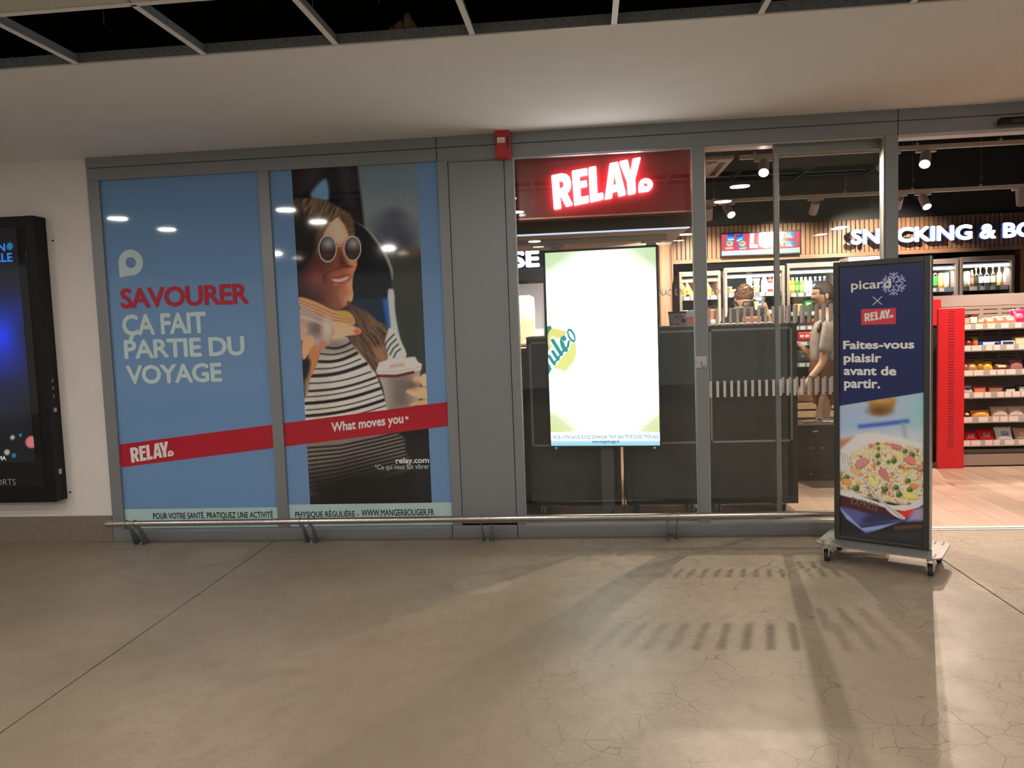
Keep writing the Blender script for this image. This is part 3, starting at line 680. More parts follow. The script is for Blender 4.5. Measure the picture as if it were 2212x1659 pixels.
# poster with the photograph
p2 = thing('window_poster', 'blue window poster with photo of woman in striped shirt eating sandwich', 'poster', (-1.51, 0, .09), group='window posters')
MB().box(-2.078, -.94, 0, .03, .086, 2.497).build('blue_film', BLUE, p2, True)
z0 = atY(780, 1088, 0)[2]
MB().box(-2.078, -.94, -.0012, 0, .088, z0).build('footer_strip', FOOT, p2, True)
xa, xb = atY(650, 730, 0)[0], atY(917, 730, 0)[0]; zb = z0; h_ = 2.497-zb
pr = Print((xa, 0, zb), (1, 0, 0), (0, 0, 1), xb-xa, h_, 170, 440, lambda u, v: np.stack([xa+u, np.full_like(u, -.0010), zb+v], 1))
def paint_woman(p):
    A = lambda: p.view(620, 340, 4.879); B = lambda: p.view(620, 640, 4.879); C = lambda: p.view(560, 320, 1.886)
    p.fill((17, 17, 20)); A()
    p.poly([(725, 60), (1400, 20), (1440, 1010), (1280, 1000), (800, 760), (770, 500)], (84, 98, 104), 5, False)
    p.poly([(760, 420), (1420, 420), (1440, 1010), (1280, 1000), (800, 760)], (104, 108, 104), 30, False, .6)
    p.ell(1110, 800, 215, 190, (58, 60, 70), 22); p.ell(1130, 620, 90, 70, (62, 64, 76), 12); p.ell(1230, 900, 110, 90, (50, 50, 60), 14)
    p.poly([(1020, 990), (1440, 960), (1500, 2400), (1000, 2400)], (46, 46, 40), 10, False)
    p.ell(1350, 1000, 70, 30, (92, 62, 52), 10)
    p.poly([(1100, 1500), (1440, 1500), (1500, 2400), (1150, 2400)], (40, 42, 38), 30, False)
    p.poly([(640, 80), (735, 70), (790, 500), (815, 730), (690, 700)], (24, 19, 24), 4, False)
    p.poly([(560, 90), (660, 85), (690, 480), (600, 470)], (44, 38, 44), 14, False)
    p.poly([(200, 80), (430, 80), (330, 260), (120, 380)], (36, 31, 36), 14, False)
    p.poly([(410, 225), (435, 450), (275, 430), (262, 360)], (84, 122, 152), 4)
    p.poly([(690, 680), (840, 745), (960, 880), (1050, 1020), (1110, 1170), (1112, 1290), (1060, 1250), (900, 900)], (122, 120, 114), 2)
    p.poly([(660, 690), (800, 730), (930, 880), (1030, 1050), (1090, 1200), (1100, 1330), (1060, 1470), (680, 1490), (640, 1000)], (15, 18, 21), 2.5)
    p.poly([(690, 1490), (1050, 1470), (1090, 1700), (1125, 2000), (700, 2000)], (20, 33, 48), 3, False)
    p.poly([(1010, 1500), (1062, 1480), (1125, 1990), (1080, 1960)], (24, 78, 142), 4, False)
    p.poly([(1062, 1440), (1095, 1385), (1130, 1430), (1150, 1700), (1260, 2260), (1150, 2260), (1100, 1850)], (152, 155, 150), 2)
    # hair and face
    p.poly([(50, 480), (190, 440), (330, 440), (460, 485), (580, 550), (660, 600), (700, 700), (705, 830), (640, 830), (590, 700), (540, 640), (420, 700), (350, 830), (320, 980), (250, 1100), (120, 1250), (100, 900)], (60, 46, 35), 2)
    p.strands([(150, 445), (330, 435), (460, 480), (580, 545), (665, 600), (705, 700), (705, 830), (640, 830), (590, 700), (540, 630), (430, 700), (350, 830), (310, 900), (250, 700), (150, 560)], 2.0, (30, 23, 18), (122, 96, 70), .9, 3, 2)
    p.poly([(60, 520), (200, 600), (330, 680), (310, 830), (300, 980), (250, 1080), (120, 1220), (60, 900)], (17, 16, 16), 8)
    face = [(395, 730), (540, 622), (640, 760), (668, 850), (730, 900), (765, 960), (735, 1060), (738, 1130), (722, 1180), (700, 1230), (692, 1290), (686, 1360), (698, 1440), (690, 1500), (650, 1548), (560, 1610), (380, 1620), (150, 1500), (125, 1260), (250, 1080), (320, 960), (350, 840)]
    fm = p.mask(face, 1.2, False)
    p.poly(face, (70, 37, 31), 1.2, False)
    p.poly([(120, 1150), (300, 1100), (330, 1400), (280, 1600), (120, 1520)], (40, 23, 22), 16, clip=fm)
    p.poly([(500, 900), (760, 900), (760, 1560), (480, 1640), (430, 1450), (420, 1250), (470, 1080)], (112, 64, 48), 16, clip=fm)
    p.poly([(600, 1020), (780, 980), (760, 1560), (610, 1570), (570, 1440), (600, 1330), (620, 1180)], (164, 102, 74), 8, clip=fm)
    p.poly([(660, 1330), (720, 1330), (720, 1520), (640, 1540), (630, 1440)], (192, 130, 96), 7, clip=fm)
    p.poly([(410, 720), (540, 625), (650, 790), (640, 870), (560, 930), (500, 890), (460, 840), (375, 820)], (178, 136, 108), 6, clip=fm)
    p.poly([(470, 700), (545, 640), (620, 780), (560, 880), (490, 830)], (192, 150, 120), 9, clip=fm)
    p.ell(320, 1270, 110, 130, (100, 52, 48), 18, clip=fm)
    p.poly([(585, 960), (640, 1000), (735, 1100), (725, 1160), (680, 1170), (640, 1120), (600, 1040)], (178, 114, 84), 4, clip=fm)
    p.poly([(555, 1000), (590, 1030), (640, 1130), (590, 1150), (545, 1110)], (74, 38, 30), 6, clip=fm)
    p.ell(640, 1150, 42, 14, (70, 34, 27), 3, clip=fm)
    p.line([(560, 1165), (490, 1190), (420, 1225), (388, 1265), (405, 1310)], 16, (46, 22, 20), 4, .8)
    p.ell(540, 1225, 70, 34, (136, 78, 58), 8, clip=fm)
    p.poly([(430, 1272), (500, 1268), (590, 1246), (655, 1232), (668, 1262), (640, 1310), (590, 1348), (520, 1345), (470, 1318)], (104, 42, 36), 2)
    p.poly([(470, 1284), (560, 1278), (650, 1248), (640, 1284), (580, 1312), (510, 1312)], (186, 146, 126), 2.0)
    p.line([(500, 1338), (580, 1346), (645, 1306)], 18, (170, 92, 72), 2)
    p.ell(600, 1420, 50, 40, (142, 88, 64), 10, clip=fm)
    p.line([(430, 700), (375, 790), (340, 900), (318, 1000)], 30, (76, 59, 45), 3)
    p.strands([(560, 600), (660, 610), (705, 760), (690, 850), (655, 820), (610, 700)], 1.25, (44, 31, 24), (112, 84, 62), .9, 2, 6)
    for cx, cy, rx, ry in ((428, 962, 92, 138), (690, 962, 88, 128)):
        p.ell(cx, cy, rx, ry, (40, 36, 36), 1.5); p.ell(cx+10, cy-55, rx*.62, ry*.42, (122, 120, 120), 9)
        p.ell(cx-5, cy+70, rx*.6, ry*.35, (58, 42, 38), 8); p.ell(cx, cy, rx, ry, (190, 160, 142), .6, ring=1.8)
    p.line([(520, 945), (560, 930), (602, 940)], 9, (170, 130, 105), .7)
    p.poly([(380, 1600), (560, 1610), (655, 1550), (690, 1600), (640, 1760), (380, 1740)], (62, 36, 29), 4)
    B()
    shirt = [(420, 470), (520, 430), (650, 440), (750, 560), (860, 700), (930, 800), (985, 950), (1060, 1170), (1080, 1300), (200, 1320), (195, 1050), (235, 880), (320, 700), (350, 580)]
    mk = p.mask(shirt, 1.5, True)
    p.poly(shirt, (176, 166, 152), 1.5); p.ell(330, 900, 160, 420, (150, 140, 128), 24, .8, clip=mk)
    p.ell(520, 520, 220, 80, (84, 70, 64), 18, .8, clip=mk)
    for (x0, y0, x1, y1, w) in ((400, 535, 670, 490, 24), (350, 605, 710, 545, 16), (340, 688, 735, 600, 34), (290, 765, 775, 660, 14), (255, 840, 835, 712, 38), (235, 918, 885, 795, 15), (230, 1000, 935, 855, 26), (205, 1062, 965, 905, 13), (200, 1130, 1000, 965, 34), (205, 1200, 1020, 1030, 13), (205, 1262, 1045, 1085, 32), (205, 1330, 1060, 1145, 13)):
        pts = [(x0+(x1-x0)*t, y0+(y1-y0)*t+34*math.sin(math.pi*t)) for t in [i/8 for i in range(9)]]
        p.line(pts, w, (26, 21, 22), 1.0, clip=mk)
    sl_ = [(1075, 335), (1150, 380), (1200, 470), (1255, 640), (1050, 680), (1000, 500)]; mk2 = p.mask(sl_, 1.5)
    p.poly(sl_, (160, 160, 150), 1.5)
    for i in range(4): p.line([(1010+i*38, 560+i*28), (1060+i*30, 470+i*40), (1130+i*22, 400+i*52)], 15, (48, 44, 44), 1.0, clip=mk2)
    hair = [(630, 50), (720, 100), (850, 160), (950, 260), (1060, 330), (1030, 480), (1055, 650), (975, 740), (930, 800), (850, 690), (740, 560), (650, 440), (770, 390), (690, 220)]
    mk3 = p.mask(hair, 3)
    p.poly(hair, (60, 42, 34), 3); p.ell(930, 300, 110, 80, (112, 80, 68), 12, .8, clip=mk3)
    p.strands([(660, 100), (850, 170), (950, 270), (1050, 340), (1025, 480), (1050, 650), (970, 740), (930, 790), (850, 690), (740, 560), (670, 430), (770, 390), (700, 220)], .98, (30, 21, 18), (118, 86, 62), .8, 3, 5, al=.85)
    p.poly([(990, 520), (1040, 560), (1050, 660), (980, 700), (930, 560)], (140, 100, 66), 6, al=.7)
    # sandwich, paper and hand
    p.poly([(130, 10), (300, 55), (480, 140), (640, 160), (705, 220), (712, 300), (600, 300), (480, 275), (320, 185), (130, 110)], (168, 116, 76), 1.5)
    for i in range(7): p.line([(140, 30+i*14), (300, 85+i*16), (480, 165+i*17), (690, 225+i*11)], 7, (104, 62, 40) if i % 2 else (196, 150, 104), .8, .8)
    p.poly([(540, 160), (640, 165), (670, 210), (560, 215)], (150, 128, 60), 3)
    p.poly([(440, 275), (620, 290), (765, 340), (765, 395), (640, 420), (480, 445), (430, 340)], (182, 140, 104), 2)
    p.ell(738, 372, 30, 28, (178, 72, 40), 3)
    p.poly([(140, 110), (330, 190), (455, 265), (505, 385), (470, 440), (405, 540), (290, 545), (140, 430)], (142, 122, 110), 2)
    p.ell(310, 340, 80, 80, (92, 76, 72), 10); p.ell(420, 330, 50, 90, (168, 150, 136), 8); p.line([(160, 220), (300, 260), (400, 300)], 20, (170, 150, 140), 4)
    p.poly([(140, 300), (215, 340), (190, 420), (140, 470)], (164, 122, 94), 2)
    p.poly([(160, 480), (235, 415), (285, 450), (262, 560), (170, 670)], (182, 130, 92), 2)
    p.poly([(245, 560), (315, 515), (352, 560), (320, 690), (250, 850), (195, 885), (220, 700)], (158, 98, 64), 2)
    p.poly([(340, 480), (400, 465), (425, 510), (360, 555)], (150, 100, 78), 2)
    p.poly([(180, 690), (245, 680), (225, 830), (180, 900)], (20, 16, 16), 4)
    p.poly([(185, 900), (235, 880), (220, 1000), (190, 1050)], (120, 92, 70), 5)
    # cup
    p.poly([(965, 850), (1405, 780), (1395, 1120), (1300, 1180), (1055, 1200), (1010, 960)], (138, 122, 112), 1.5, False)
    p.poly([(1080, 850), (1300, 810), (1300, 1180), (1110, 1190)], (92, 82, 75), 14, False)
    p.poly([(940, 785), (970, 700), (1055, 672), (1240, 648), (1350, 638), (1378, 690), (1422, 715), (1412, 780), (1200, 820), (955, 835)], (196, 176, 164), 1.5, False)
    p.poly([(1080, 720), (1240, 700), (1240, 740), (1080, 760)], (140, 118, 108), 5, False); p.line([(950, 800), (1180, 790), (1400, 745)], 16, (152, 130, 120), 2)
    p.line([(955, 838), (1150, 842), (1330, 800)], 30, (78, 24, 28), 1.2)
    p.ell(1372, 880, 44, 42, (186, 134, 106), 1.5); p.ell(1460, 885, 65, 70, (196, 146, 114), 2)
    p.poly([(1255, 1005), (1370, 955), (1500, 975), (1500, 1080), (1385, 1072)], (188, 140, 106), 2)
    p.poly([(1290, 1150), (1390, 1100), (1500, 1085), (1500, 1140)], (182, 134, 100), 2); p.ell(1320, 940, 60, 35, (60, 44, 40), 8, .7)
    # below the red band
    C()
    low = [(190, 1195), (550, 1160), (600, 1240), (625, 1300), (520, 1345), (360, 1385), (190, 1410)]; mk4 = p.mask(low, 3)
    p.poly(low, (98, 88, 80), 3)
    for i in range(11):
        p.line([(190, 1222+i*18), (330, 1212+i*16), (480, 1180+i*15), (640, 1140+i*15)], 8, (24, 20, 20), 1.0, clip=mk4)
    p.poly([(190, 1330), (400, 1290), (640, 1290), (700, 1460), (190, 1460)], (18, 16, 15), 30, False)
    p.poly([(600, 1180), (720, 1170), (740, 1460), (640, 1460)], (24, 24, 24), 12, False)
    p.grain(.05, .9)
paint_woman(pr)
o = pr.build('photo_print', vmat('photo_print_gloss'), p2); o.location = -wloc(p2)
band(-2.078, -.94, p2)
bx_ = pxbox(715, 936, 874, 917)
def banded(txt, x0, x1, ym, hz, mt, par, bold):
    a = atY(x0, ym, 0)[0]; b = atY(x1, ym, 0)[0]; zc = red_l+(a+3.27)*sl-hb/2
    wtext(txt, (a, zc-hz/2, b, zc+hz/2), mt, par, -.0026, bold, sl)
banded('What moves you', 716, 872, 915, .085, PINKW, p2, .03)
a = atY(879, 903, 0); wtext('*', (a[0]-.012, a[2]-.012, a[0]+.012, a[2]+.014), PINKW, p2, -.0026, .02)
wtext('relay.com', tbox(855, 927, 988, 1004), PINKW, p2, YT, .025)
wtext('*Ce qui vous fait vibrer', tbox(810, 927, 1002, 1017), PALE, p2, YT, 0)
wtext('PHYSIQUE RÉGULIÈRE -', tbox(638, 775, 1101, 1119), INK, p2, YT, .012)
wtext('WWW.MANGERBOUGER.FR', tbox(781, 938, 1100, 1114), INK, p2, YT, .012)

# ------------------------------------------------------------------ display cabinet on the left wall
c0 = thing('wall_display', 'black wall-mounted advertising display cabinet at the left edge', 'display', (-4.2, 0, .31))
xr = -3.688
MB().box(-4.78, xr, -.126, 0, .31, 2.27, .006).build('case', mat('case_black', (.007, .007, .008), .45, spec=.25), c0, True)
MB().box(-4.70, xr-.07, -.129, -.125, .42, 2.19, .001).build('glass_front', mat('display_glass_black', (.008, .008, .009), .05), c0, True)
sx0, sx1, sz0, sz1 = -4.66, atY(52, 700, -.13)[0], atY(90, 998, -.13)[2], atY(48, 490, -.13)[2]
ps = Print((sx0, -.1305, sz0), (1, 0, 0), (0, 0, 1), sx1-sx0, sz1-sz0, 130, 220, lambda u, v: np.stack([sx0+u, np.full_like(u, -.1305), sz0+v], 1))
ps.fill((16, 17, 22))
nz = vnoise(ps.X/60, ps.Y/60, 3); g = np.exp(-((ps.X-0)/70)**2-((ps.Y-745)/95)**2)*(.45+.9*nz)
ps.c += np.clip(g, 0, 1)[:, None]*np.array([.02, .14, .78])[None]
ps.ell(68, 955, 13, 13, (190, 108, 108), 2); ps.ell(27, 945, 5, 5, (150, 160, 130), 1.2); ps.ell(15, 977, 6, 6, (150, 160, 130), 1.2); ps.ell(30, 984, 5, 5, (30, 110, 140), 1.2)
ps.ell(21, 532, 7, 8, (30, 110, 150), 1.2); ps.ell(48, 546, 3, 5, (40, 140, 160), 1); ps.ell(44, 940, 3, 3, (60, 130, 170), 1)
o = ps.build('screen_image', vmat('display_emission', 1.0, .1), c0, True); o.location = -wloc(c0)
NEON = emat('display_blue_text', (.02, .16, .62), .9)
wtext('N', tbox(-4, 11, 526, 543, -.131), NEON, c0, -.1312, .03); wtext('ALE', tbox(-16, 27, 547, 566, -.131), NEON, c0, -.1312, .02)
DW = emat('display_white_text', (.5, .55, .6), .6)
wtext('MA', tbox(-4, 13, 985, 994, -.131), DW, c0, -.1312, .02)
wtext('ORTS', tbox(-9, 34, 1035, 1048, -.13), mat('case_print', (.35, .35, .35), .5), c0, -.1300, .0)
for (px, py, w_, h2) in ((123, 885, .022, .028), (136, 1018, .022, .036)):
    q = atY(px, py, -.06); MB().box(xr, xr+.0015, -.075, -.045, q[2]-h2/2, q[2]+h2/2).build('sticker', mat('sticker_white', (.5, .5, .5), .5), c0, True)
for py in (822, 838, 856): 
    q = atY(119, py, -.06); MB().box(xr, xr+.001, -.072, -.055, q[2]-.012, q[2]+.012).build('pictogram', mat('sticker_grey', (.2, .2, .2), .5), c0, True)
for (px, py) in ((115, 520), (152, 1063)):
    q = atY(px, py, 0); o = tag(MB().cyl((q[0], 0, q[2]), (q[0], -.008, q[2]), .006, n=10).build('wall_screw', SATIN), 'small dark screw in the white wall ' + ('above' if py < 600 else 'below')+' the display cabinet corner', 'screw')

# ------------------------------------------------------------------ rolling poster totem in front of the door
TA = np.array([1.398, -.506]); TBv = np.array([1.818, -.763]); wv = TBv-TA; TWd = float(np.linalg.norm(wv)); TRZ = math.atan2(wv[1], wv[0])
t0 = thing('poster_totem', 'black framed rolling poster stand advertising picard x RELAY meals', 'sign', (float(TA[0]), float(TA[1]), 0), TRZ)
Ud = np.array([wv[0], wv[1], 0])/TWd
FRM = mat('totem_frame', (.035, .036, .034), .35)
zb_, zt_ = .118, 1.705; fw = .030; dp = .05
MB().box(0, TWd, .006, dp, zb_, zt_, .002).build('core_panel', mat('totem_side_grey', (.30, .30, .29), .4, .4), t0)
for (x0, x1, a, b_) in ((0, fw, zb_, zt_), (TWd-fw, TWd, zb_, zt_), (fw, TWd-fw, zt_-fw, zt_), (fw, TWd-fw, zb_, zb_+fw*.6)):
    MB().box(x0, x1, -.010, .02, a, b_, .003).build('frame_rail', FRM, t0)
MB().box(TWd-.003, TWd+.004, -.008, dp, zb_, zt_, .001).build('edge_trim', ALU, t0)
pw_, pz0, pz1 = TWd-2*fw, zb_+fw*.6, zt_-fw
O3 = np.array([TA[0], TA[1], 0])+Ud*fw+np.array([0, 0, pz0])
tp = Print(O3, Ud, (0, 0, 1), pw_, pz1-pz0, 190, 560, lambda u, v: np.stack([fw+u, np.full_like(u, .004), pz0+v], 1))
def paint_meal(p):
    p.fill((21, 27, 60)); p.view(1780, 880, 5.183)
    top = [(145, -20), (1120, -180)]
    ph = [(60, 1), (1200, -180), (1200, 1700), (60, 1700)]; mk = p.mask(ph, .8, False)
    p.poly(ph, (128, 138, 152), .8, False)
    p.poly([(1000, -200), (1200, -200), (1200, 300), (900, 200)], (112, 146, 146), 25, False, clip=mk)
    p.poly([(60, 120), (480, 80), (480, 300), (60, 330)], (120, 136, 172), 20, False, clip=mk)
    p.poly([(60, 300), (1200, 240), (1200, 420), (60, 420)], (150, 152, 154), 14, False, clip=mk)
    p.poly([(520, -90), (780, -100), (770, 20), (690, 80), (560, 85), (515, 20)], (122, 86, 44), 5, clip=mk); p.ell(640, -80, 130, 30, (150, 112, 62), 5, clip=mk); p.ell(620, 40, 100, 40, (76, 50, 30), 8, clip=mk)
    p.line([(400, 215), (640, 190), (930, 155)], 42, (42, 68, 130), 4); p.line([(880, 190), (910, 330)], 30, (110, 118, 124), 6)
    p.poly([(60, 380), (330, 330), (300, 450), (150, 560), (60, 560)], (142, 98, 76), 5, False)
    p.poly([(60, 940), (1200, 1100), (1200, 1800), (60, 1800)], (22, 20, 20), 2, False)
    p.poly([(380, 300), (560, 285), (1200, 420), (1200, 1100), (60, 960), (60, 620), (180, 470)], (172, 166, 160), 4, False)
    p.poly([(60, 960), (160, 960), (600, 1090), (830, 1140), (900, 1230), (640, 1250), (200, 1180), (60, 1080)], (54, 22, 22), 2, False)
    p.poly([(830, 1130), (1040, 1140), (980, 1210), (900, 1240)], (168, 36, 32), 3)
    p.poly([(60, 1080), (220, 1190), (420, 1330), (780, 1290), (1200, 1260), (1200, 1090), (1040, 1140), (930, 1260), (700, 1260), (360, 1150)], (62, 66, 108), 3, False)
    p.poly([(1000, 1150), (1200, 1090), (1200, 1270), (930, 1270)], (122, 108, 134), 5, False)
    p.poly([(160, 1110), (420, 1350), (830, 1290), (640, 1360), (470, 1415), (400, 1360), (250, 1250)], (112, 122, 176), 2, False)
    p.poly([(480, 1210), (620, 1180), (760, 1260), (560, 1310), (430, 1290)], (34, 34, 58), 8)
    p.poly([(160, 1420), (1100, 1380), (1110, 1540), (160, 1440)], (34, 34, 36), 8, False); p.line([(800, 1350), (1110, 1330)], 30, (84, 58, 46), 5)
    food = [(430, 440), (560, 395), (760, 390), (960, 440), (1200, 520), (1200, 960), (1080, 1010), (900, 1090), (700, 1050), (420, 970), (250, 930), (100, 880), (60, 800), (200, 700), (300, 620), (310, 520)]
    fm = p.mask(food, 3, False)
    p.poly(food, (168, 148, 112), 3, False)
    r = random.Random(11); hits = 0
    kinds = [((120, 92, 62), 30, 16, 120), ((190, 172, 140), 28, 11, 240), ((196, 164, 88), 38, 22, 70), ((160, 96, 88), 36, 24, 40), ((176, 104, 62), 34, 24, 40), ((206, 190, 160), 26, 9, 330), ((180, 158, 120), 22, 10, 160)]
    for col, L_, w2, n in kinds:
        for _ in range(n):
            x, y = r.uniform(80, 1130), r.uniform(400, 1080); s_ = .65+.55*(y-400)/680; an = r.uniform(0, 3.1)
            j = r.uniform(-16, 16); c = tuple(max(0, min(255, q+j)) for q in col)
            p.ell(x+2, y+6*s_, L_*s_, w2*s_, tuple(q*.55 for q in c), 1.5, .5, an, clip=fm)
            p.ell(x, y, L_*s_, w2*s_, c, 1.0, .95, an, clip=fm)
    for x, y, s_ in ((600, 405, 22), (600, 540, 30), (780, 600, 34), (905, 490, 32), (985, 530, 34), (250, 785, 36), (358, 908, 40), (685, 918, 36), (805, 900, 36), (940, 822, 34), (958, 925, 38), (505, 1000, 34), (840, 975, 36), (605, 460, 20), (720, 610, 22), (605, 625, 24)):
        s_ *= .86; p.ell(x+3, y+6, s_, s_, (70, 60, 40), 3, .6, clip=fm); p.ell(x, y, s_, s_*.92, (38, 64, 28), 1.2, clip=fm); p.ell(x-s_*.25, y-s_*.3, s_*.45, s_*.4, (92, 124, 64), 2.5, clip=fm)
    for pts, c in (([(370, 600), (470, 580), (480, 640), (370, 690)], (158, 100, 102)), ([(610, 710), (690, 720), (730, 830), (640, 780)], (156, 90, 92)), ([(760, 420), (860, 440), (850, 480), (770, 460)], (156, 86, 88)), ([(890, 590), (960, 550), (1020, 600), (990, 650)], (172, 96, 84)), ([(900, 960), (1000, 970), (1050, 1030), (900, 1020)], (202, 168, 84)), ([(510, 780), (590, 850), (560, 900), (500, 840)], (212, 178, 92)), ([(260, 690), (400, 720), (390, 770), (270, 740)], (190, 134, 78)), ([(960, 860), (1050, 870), (1020, 920), (970, 900)], (192, 108, 66)), ([(210, 810), (300, 820), (280, 880), (220, 860)], (196, 116, 62))):
        p.poly(pts, tuple(q*.6 for q in c), 3, clip=fm); p.poly([(x, y-8) for x, y in pts], c, 1.5, clip=fm)
    p.poly([(60, 915), (160, 920), (420, 1000), (640, 1075), (780, 1100), (960, 1090), (1090, 1010), (1200, 900), (1200, 1020), (1060, 1120), (900, 1160), (740, 1140), (400, 1040), (60, 950)], (196, 192, 184), 1.5, False)
    # fork
    FK = (158, 152, 150)
    for i in range(4): p.line([(180+i*35, 490+i*18), (205+i*28, 610+i*12), (240+i*12, 700)], 15, FK, .8); p.line([(190+i*35, 500+i*18), (215+i*28, 610+i*12)], 5, (96, 92, 92), .6)
    p.poly([(215, 660), (290, 650), (290, 720), (370, 765), (430, 795), (400, 800), (300, 770), (235, 730)], FK, 1.5)
    p.poly([(400, 780), (440, 790), (520, 880), (620, 1010), (740, 1110), (905, 1235), (870, 1255), (760, 1200), (640, 1080), (500, 890)], (164, 156, 152), 1.2); p.line([(430, 800), (600, 1020), (880, 1245)], 8, (110, 100, 96), 1)
    p.grain(.04, .8, 4)
paint_meal(tp)
tp.build('poster_print', vmat('totem_print_satin', 0, .18), t0)
def tloc(px, py):                            # picture point on the totem face -> local x,z
    nrm = np.cross(Ud, np.array([0, 0, 1.0])); d = ray(px, py); P0 = np.array([TA[0], TA[1], 0]); q = EYE+d*((P0-EYE)@nrm)/(d@nrm)
    return float((q-P0)@Ud), float(q[2])
def ttext(txt, xl, xr_, yt, yb, mt, bold, space=1.0, rot=0.0):
    a = tloc(xl, (yt+yb)/2)[0]; b = tloc(xr_, (yt+yb)/2)[0]; cx = (xl+xr_)/2
    return lettering(txt, (a, tloc(cx, yb)[1], b, tloc(cx, yt)[1]), mt, t0, .003, bold, space=space, rot=-rot)
TWHT = mat('totem_white_print', tuple(alb((165, 168, 174))), .3)
SNOW = mat('totem_snow_print', tuple(alb((112, 118, 150))), .3)
ttext('picard', 1838, 1924, 604, 630, TWHT, .02)
cxs, czs = tloc(1930, 613); R_ = .062; sn = MB()
for k in range(6):
    a = math.pi/6+k*math.pi/3; d = Vector((math.cos(a), 0, math.sin(a))); n_ = Vector((-d.z, 0, d.x))
    def bar(p, q, w):
        dd = (q-p).normalized(); nn = Vector((-dd.z, 0, dd.x))*w; sn._add([p-nn, q-nn, q+nn, p+nn], [(0, 1, 2, 3)])
    c_ = Vector((cxs, .0034, czs)); bar(c_+d*.010, c_+d*R_, .0042)
    for f_, l_ in ((.45, .022), (.72, .020)):
        for s_ in (-1, 1): bar(c_+d*R_*f_, c_+d*(R_*f_+l_*.7)+n_*s_*l_, .0038)
sn.build('snowflake', SNOW, t0)
cr = MB(); a_, b_ = tloc(1885, 659), tloc(1905, 640)
for (p, q) in (((a_[0], a_[1]), (b_[0], b_[1])), ((a_[0], b_[1]), (b_[0], a_[1]))):
    p, q = Vector((p[0], .003, p[1])), Vector((q[0], .003, q[1])); dd = (q-p).normalized(); nn = Vector((-dd.z, 0, dd.x))*.0018
    cr._add([p-nn, q-nn, q+nn, p+nn], [(0, 1, 2, 3)])
cr.build('cross_mark', TWHT, t0)
a_, b_ = tloc(1860, 702), tloc(1935, 665)
MB().box(a_[0], b_[0], .0028, .004, a_[1], b_[1]).build('red_badge', mat('badge_red', tuple(alb((150, 36, 46))), .3), t0)
a_, b_ = tloc(1867, 695), tloc(1930, 668)
relay_logo(t0, (a_[0], a_[1], b_[0], b_[1]), TWHT, .0022)
ttext('Faites-vous', 1821, 1975, 735, 754, TWHT, .034); ttext('plaisir', 1822, 1904, 763, 789, TWHT, .034)
ttext('avant de', 1822, 1936, 791, 811, TWHT, .034); ttext('partir.', 1823, 1901, 819, 845, TWHT, .034)
ttext('EXPRESS', 1838, 1897, 1081, 1097, mat('express_print', tuple(alb((84, 62, 56))), .3), .0, rot=.19)
PLT = mat('base_plate_paint', (.27, .27, .26), .4, .3)
rc = []
bw0, bw1, by0, by1, R2 = -.075, TWd+.075, -.14, .235, .05
for (cx, cy, a0) in ((bw1-R2, by1-R2, 0), (bw0+R2, by1-R2, 90), (bw0+R2, by0+R2, 180), (bw1-R2, by0+R2, 270)):
    rc += [(cx+R2*math.cos(math.radians(a0+15*k)), cy+R2*math.sin(math.radians(a0+15*k))) for k in range(7)]
MB().extr([(x, y, .104) for x, y in rc], (0, 0, .008)).build('base_plate', PLT, t0)
MB().box(.01, TWd-.01, .0, .045, .110, .125).build('clamp_bar', FRM, t0)
for cx in (bw0+.055, bw1-.055):
    for cy in (by0+.055, by1-.055):
        ca = MB().cyl((cx, cy, .104), (cx, cy, .085), .02, n=14).build('caster', CHROME, t0)
        MB().box(cx-.018, cx-.013, cy-.022, cy+.022, .03, .088).build('fork', CHROME, ca); MB().box(cx+.013, cx+.018, cy-.022, cy+.022, .03, .088).build('fork', CHROME, ca)
        MB().cyl((cx-.011, cy+.006, .0325), (cx+.011, cy+.006, .0325), .0325, n=20).build('wheel', RUBBER, ca)
        MB().cyl((cx-.0125, cy+.006, .0325), (cx+.0125, cy+.006, .0325), .013, n=12).build('hub', mat('wheel_hub', (.5, .5, .52), .4), ca)
        for (dx, dy) in ((-.02, -.02), (.02, -.02), (-.02, .02), (.02, .02)): MB().cyl((cx+dx, cy+dy, .112), (cx+dx, cy+dy, .115), .005, n=8).build('bolt', CHROME, ca)
# ------------------------------------------------------------------ illuminated shop sign behind the glass
a = zbox(1112, 470, 1497, 320, .13)
sg = thing('shop_sign', 'red illuminated RELAY shop sign behind the window above the screen', 'sign', (.12, .13, a[1]))
SRED = mat('sign_red_panel', (.42, .012, .02), .25, coat=.3)
MB().box(-.444, .70, .13, .30, 2.118, 2.535, .004).build('red_box', SRED, sg, True)
MB().box(-.444, .70, .126, .134, 2.112, 2.122).build('bottom_trim', mat('copper_trim', (.62, .34, .22), .3, .8), sg, True)
SLET = emat('sign_letter_white', (1.0, .93, .93), 6.0); SSIDE = mat('sign_letter_side', (.75, .5, .5), .4)
bx0, bx1 = atY(1192, 400, .12)[0], atY(1410, 400, .12)[0]
bz0, bz1 = atY(1196, 452, .12)[2]-.002, atY(1383, 341, .12)[2]
for i, g in enumerate(RELAY):
    me = curve_mesh([[(bx0+relay_map(q)[0]*(bx1-bx0), bz0+relay_map(q)[1]*(bz1-bz0)) for q in p] for p in g], .03)
    n = len(me.vertices); co = np.empty(n*3); me.vertices.foreach_get('co', co); co = co.reshape(-1, 3)
    o_ = wloc(sg); out = np.stack([co[:, 0]-o_.x, .112+co[:, 2]-o_.y, co[:, 1]-o_.z], 1); me.vertices.foreach_set('co', out.ravel()); me.update()
    link('sign_letter', me, SLET, sg)
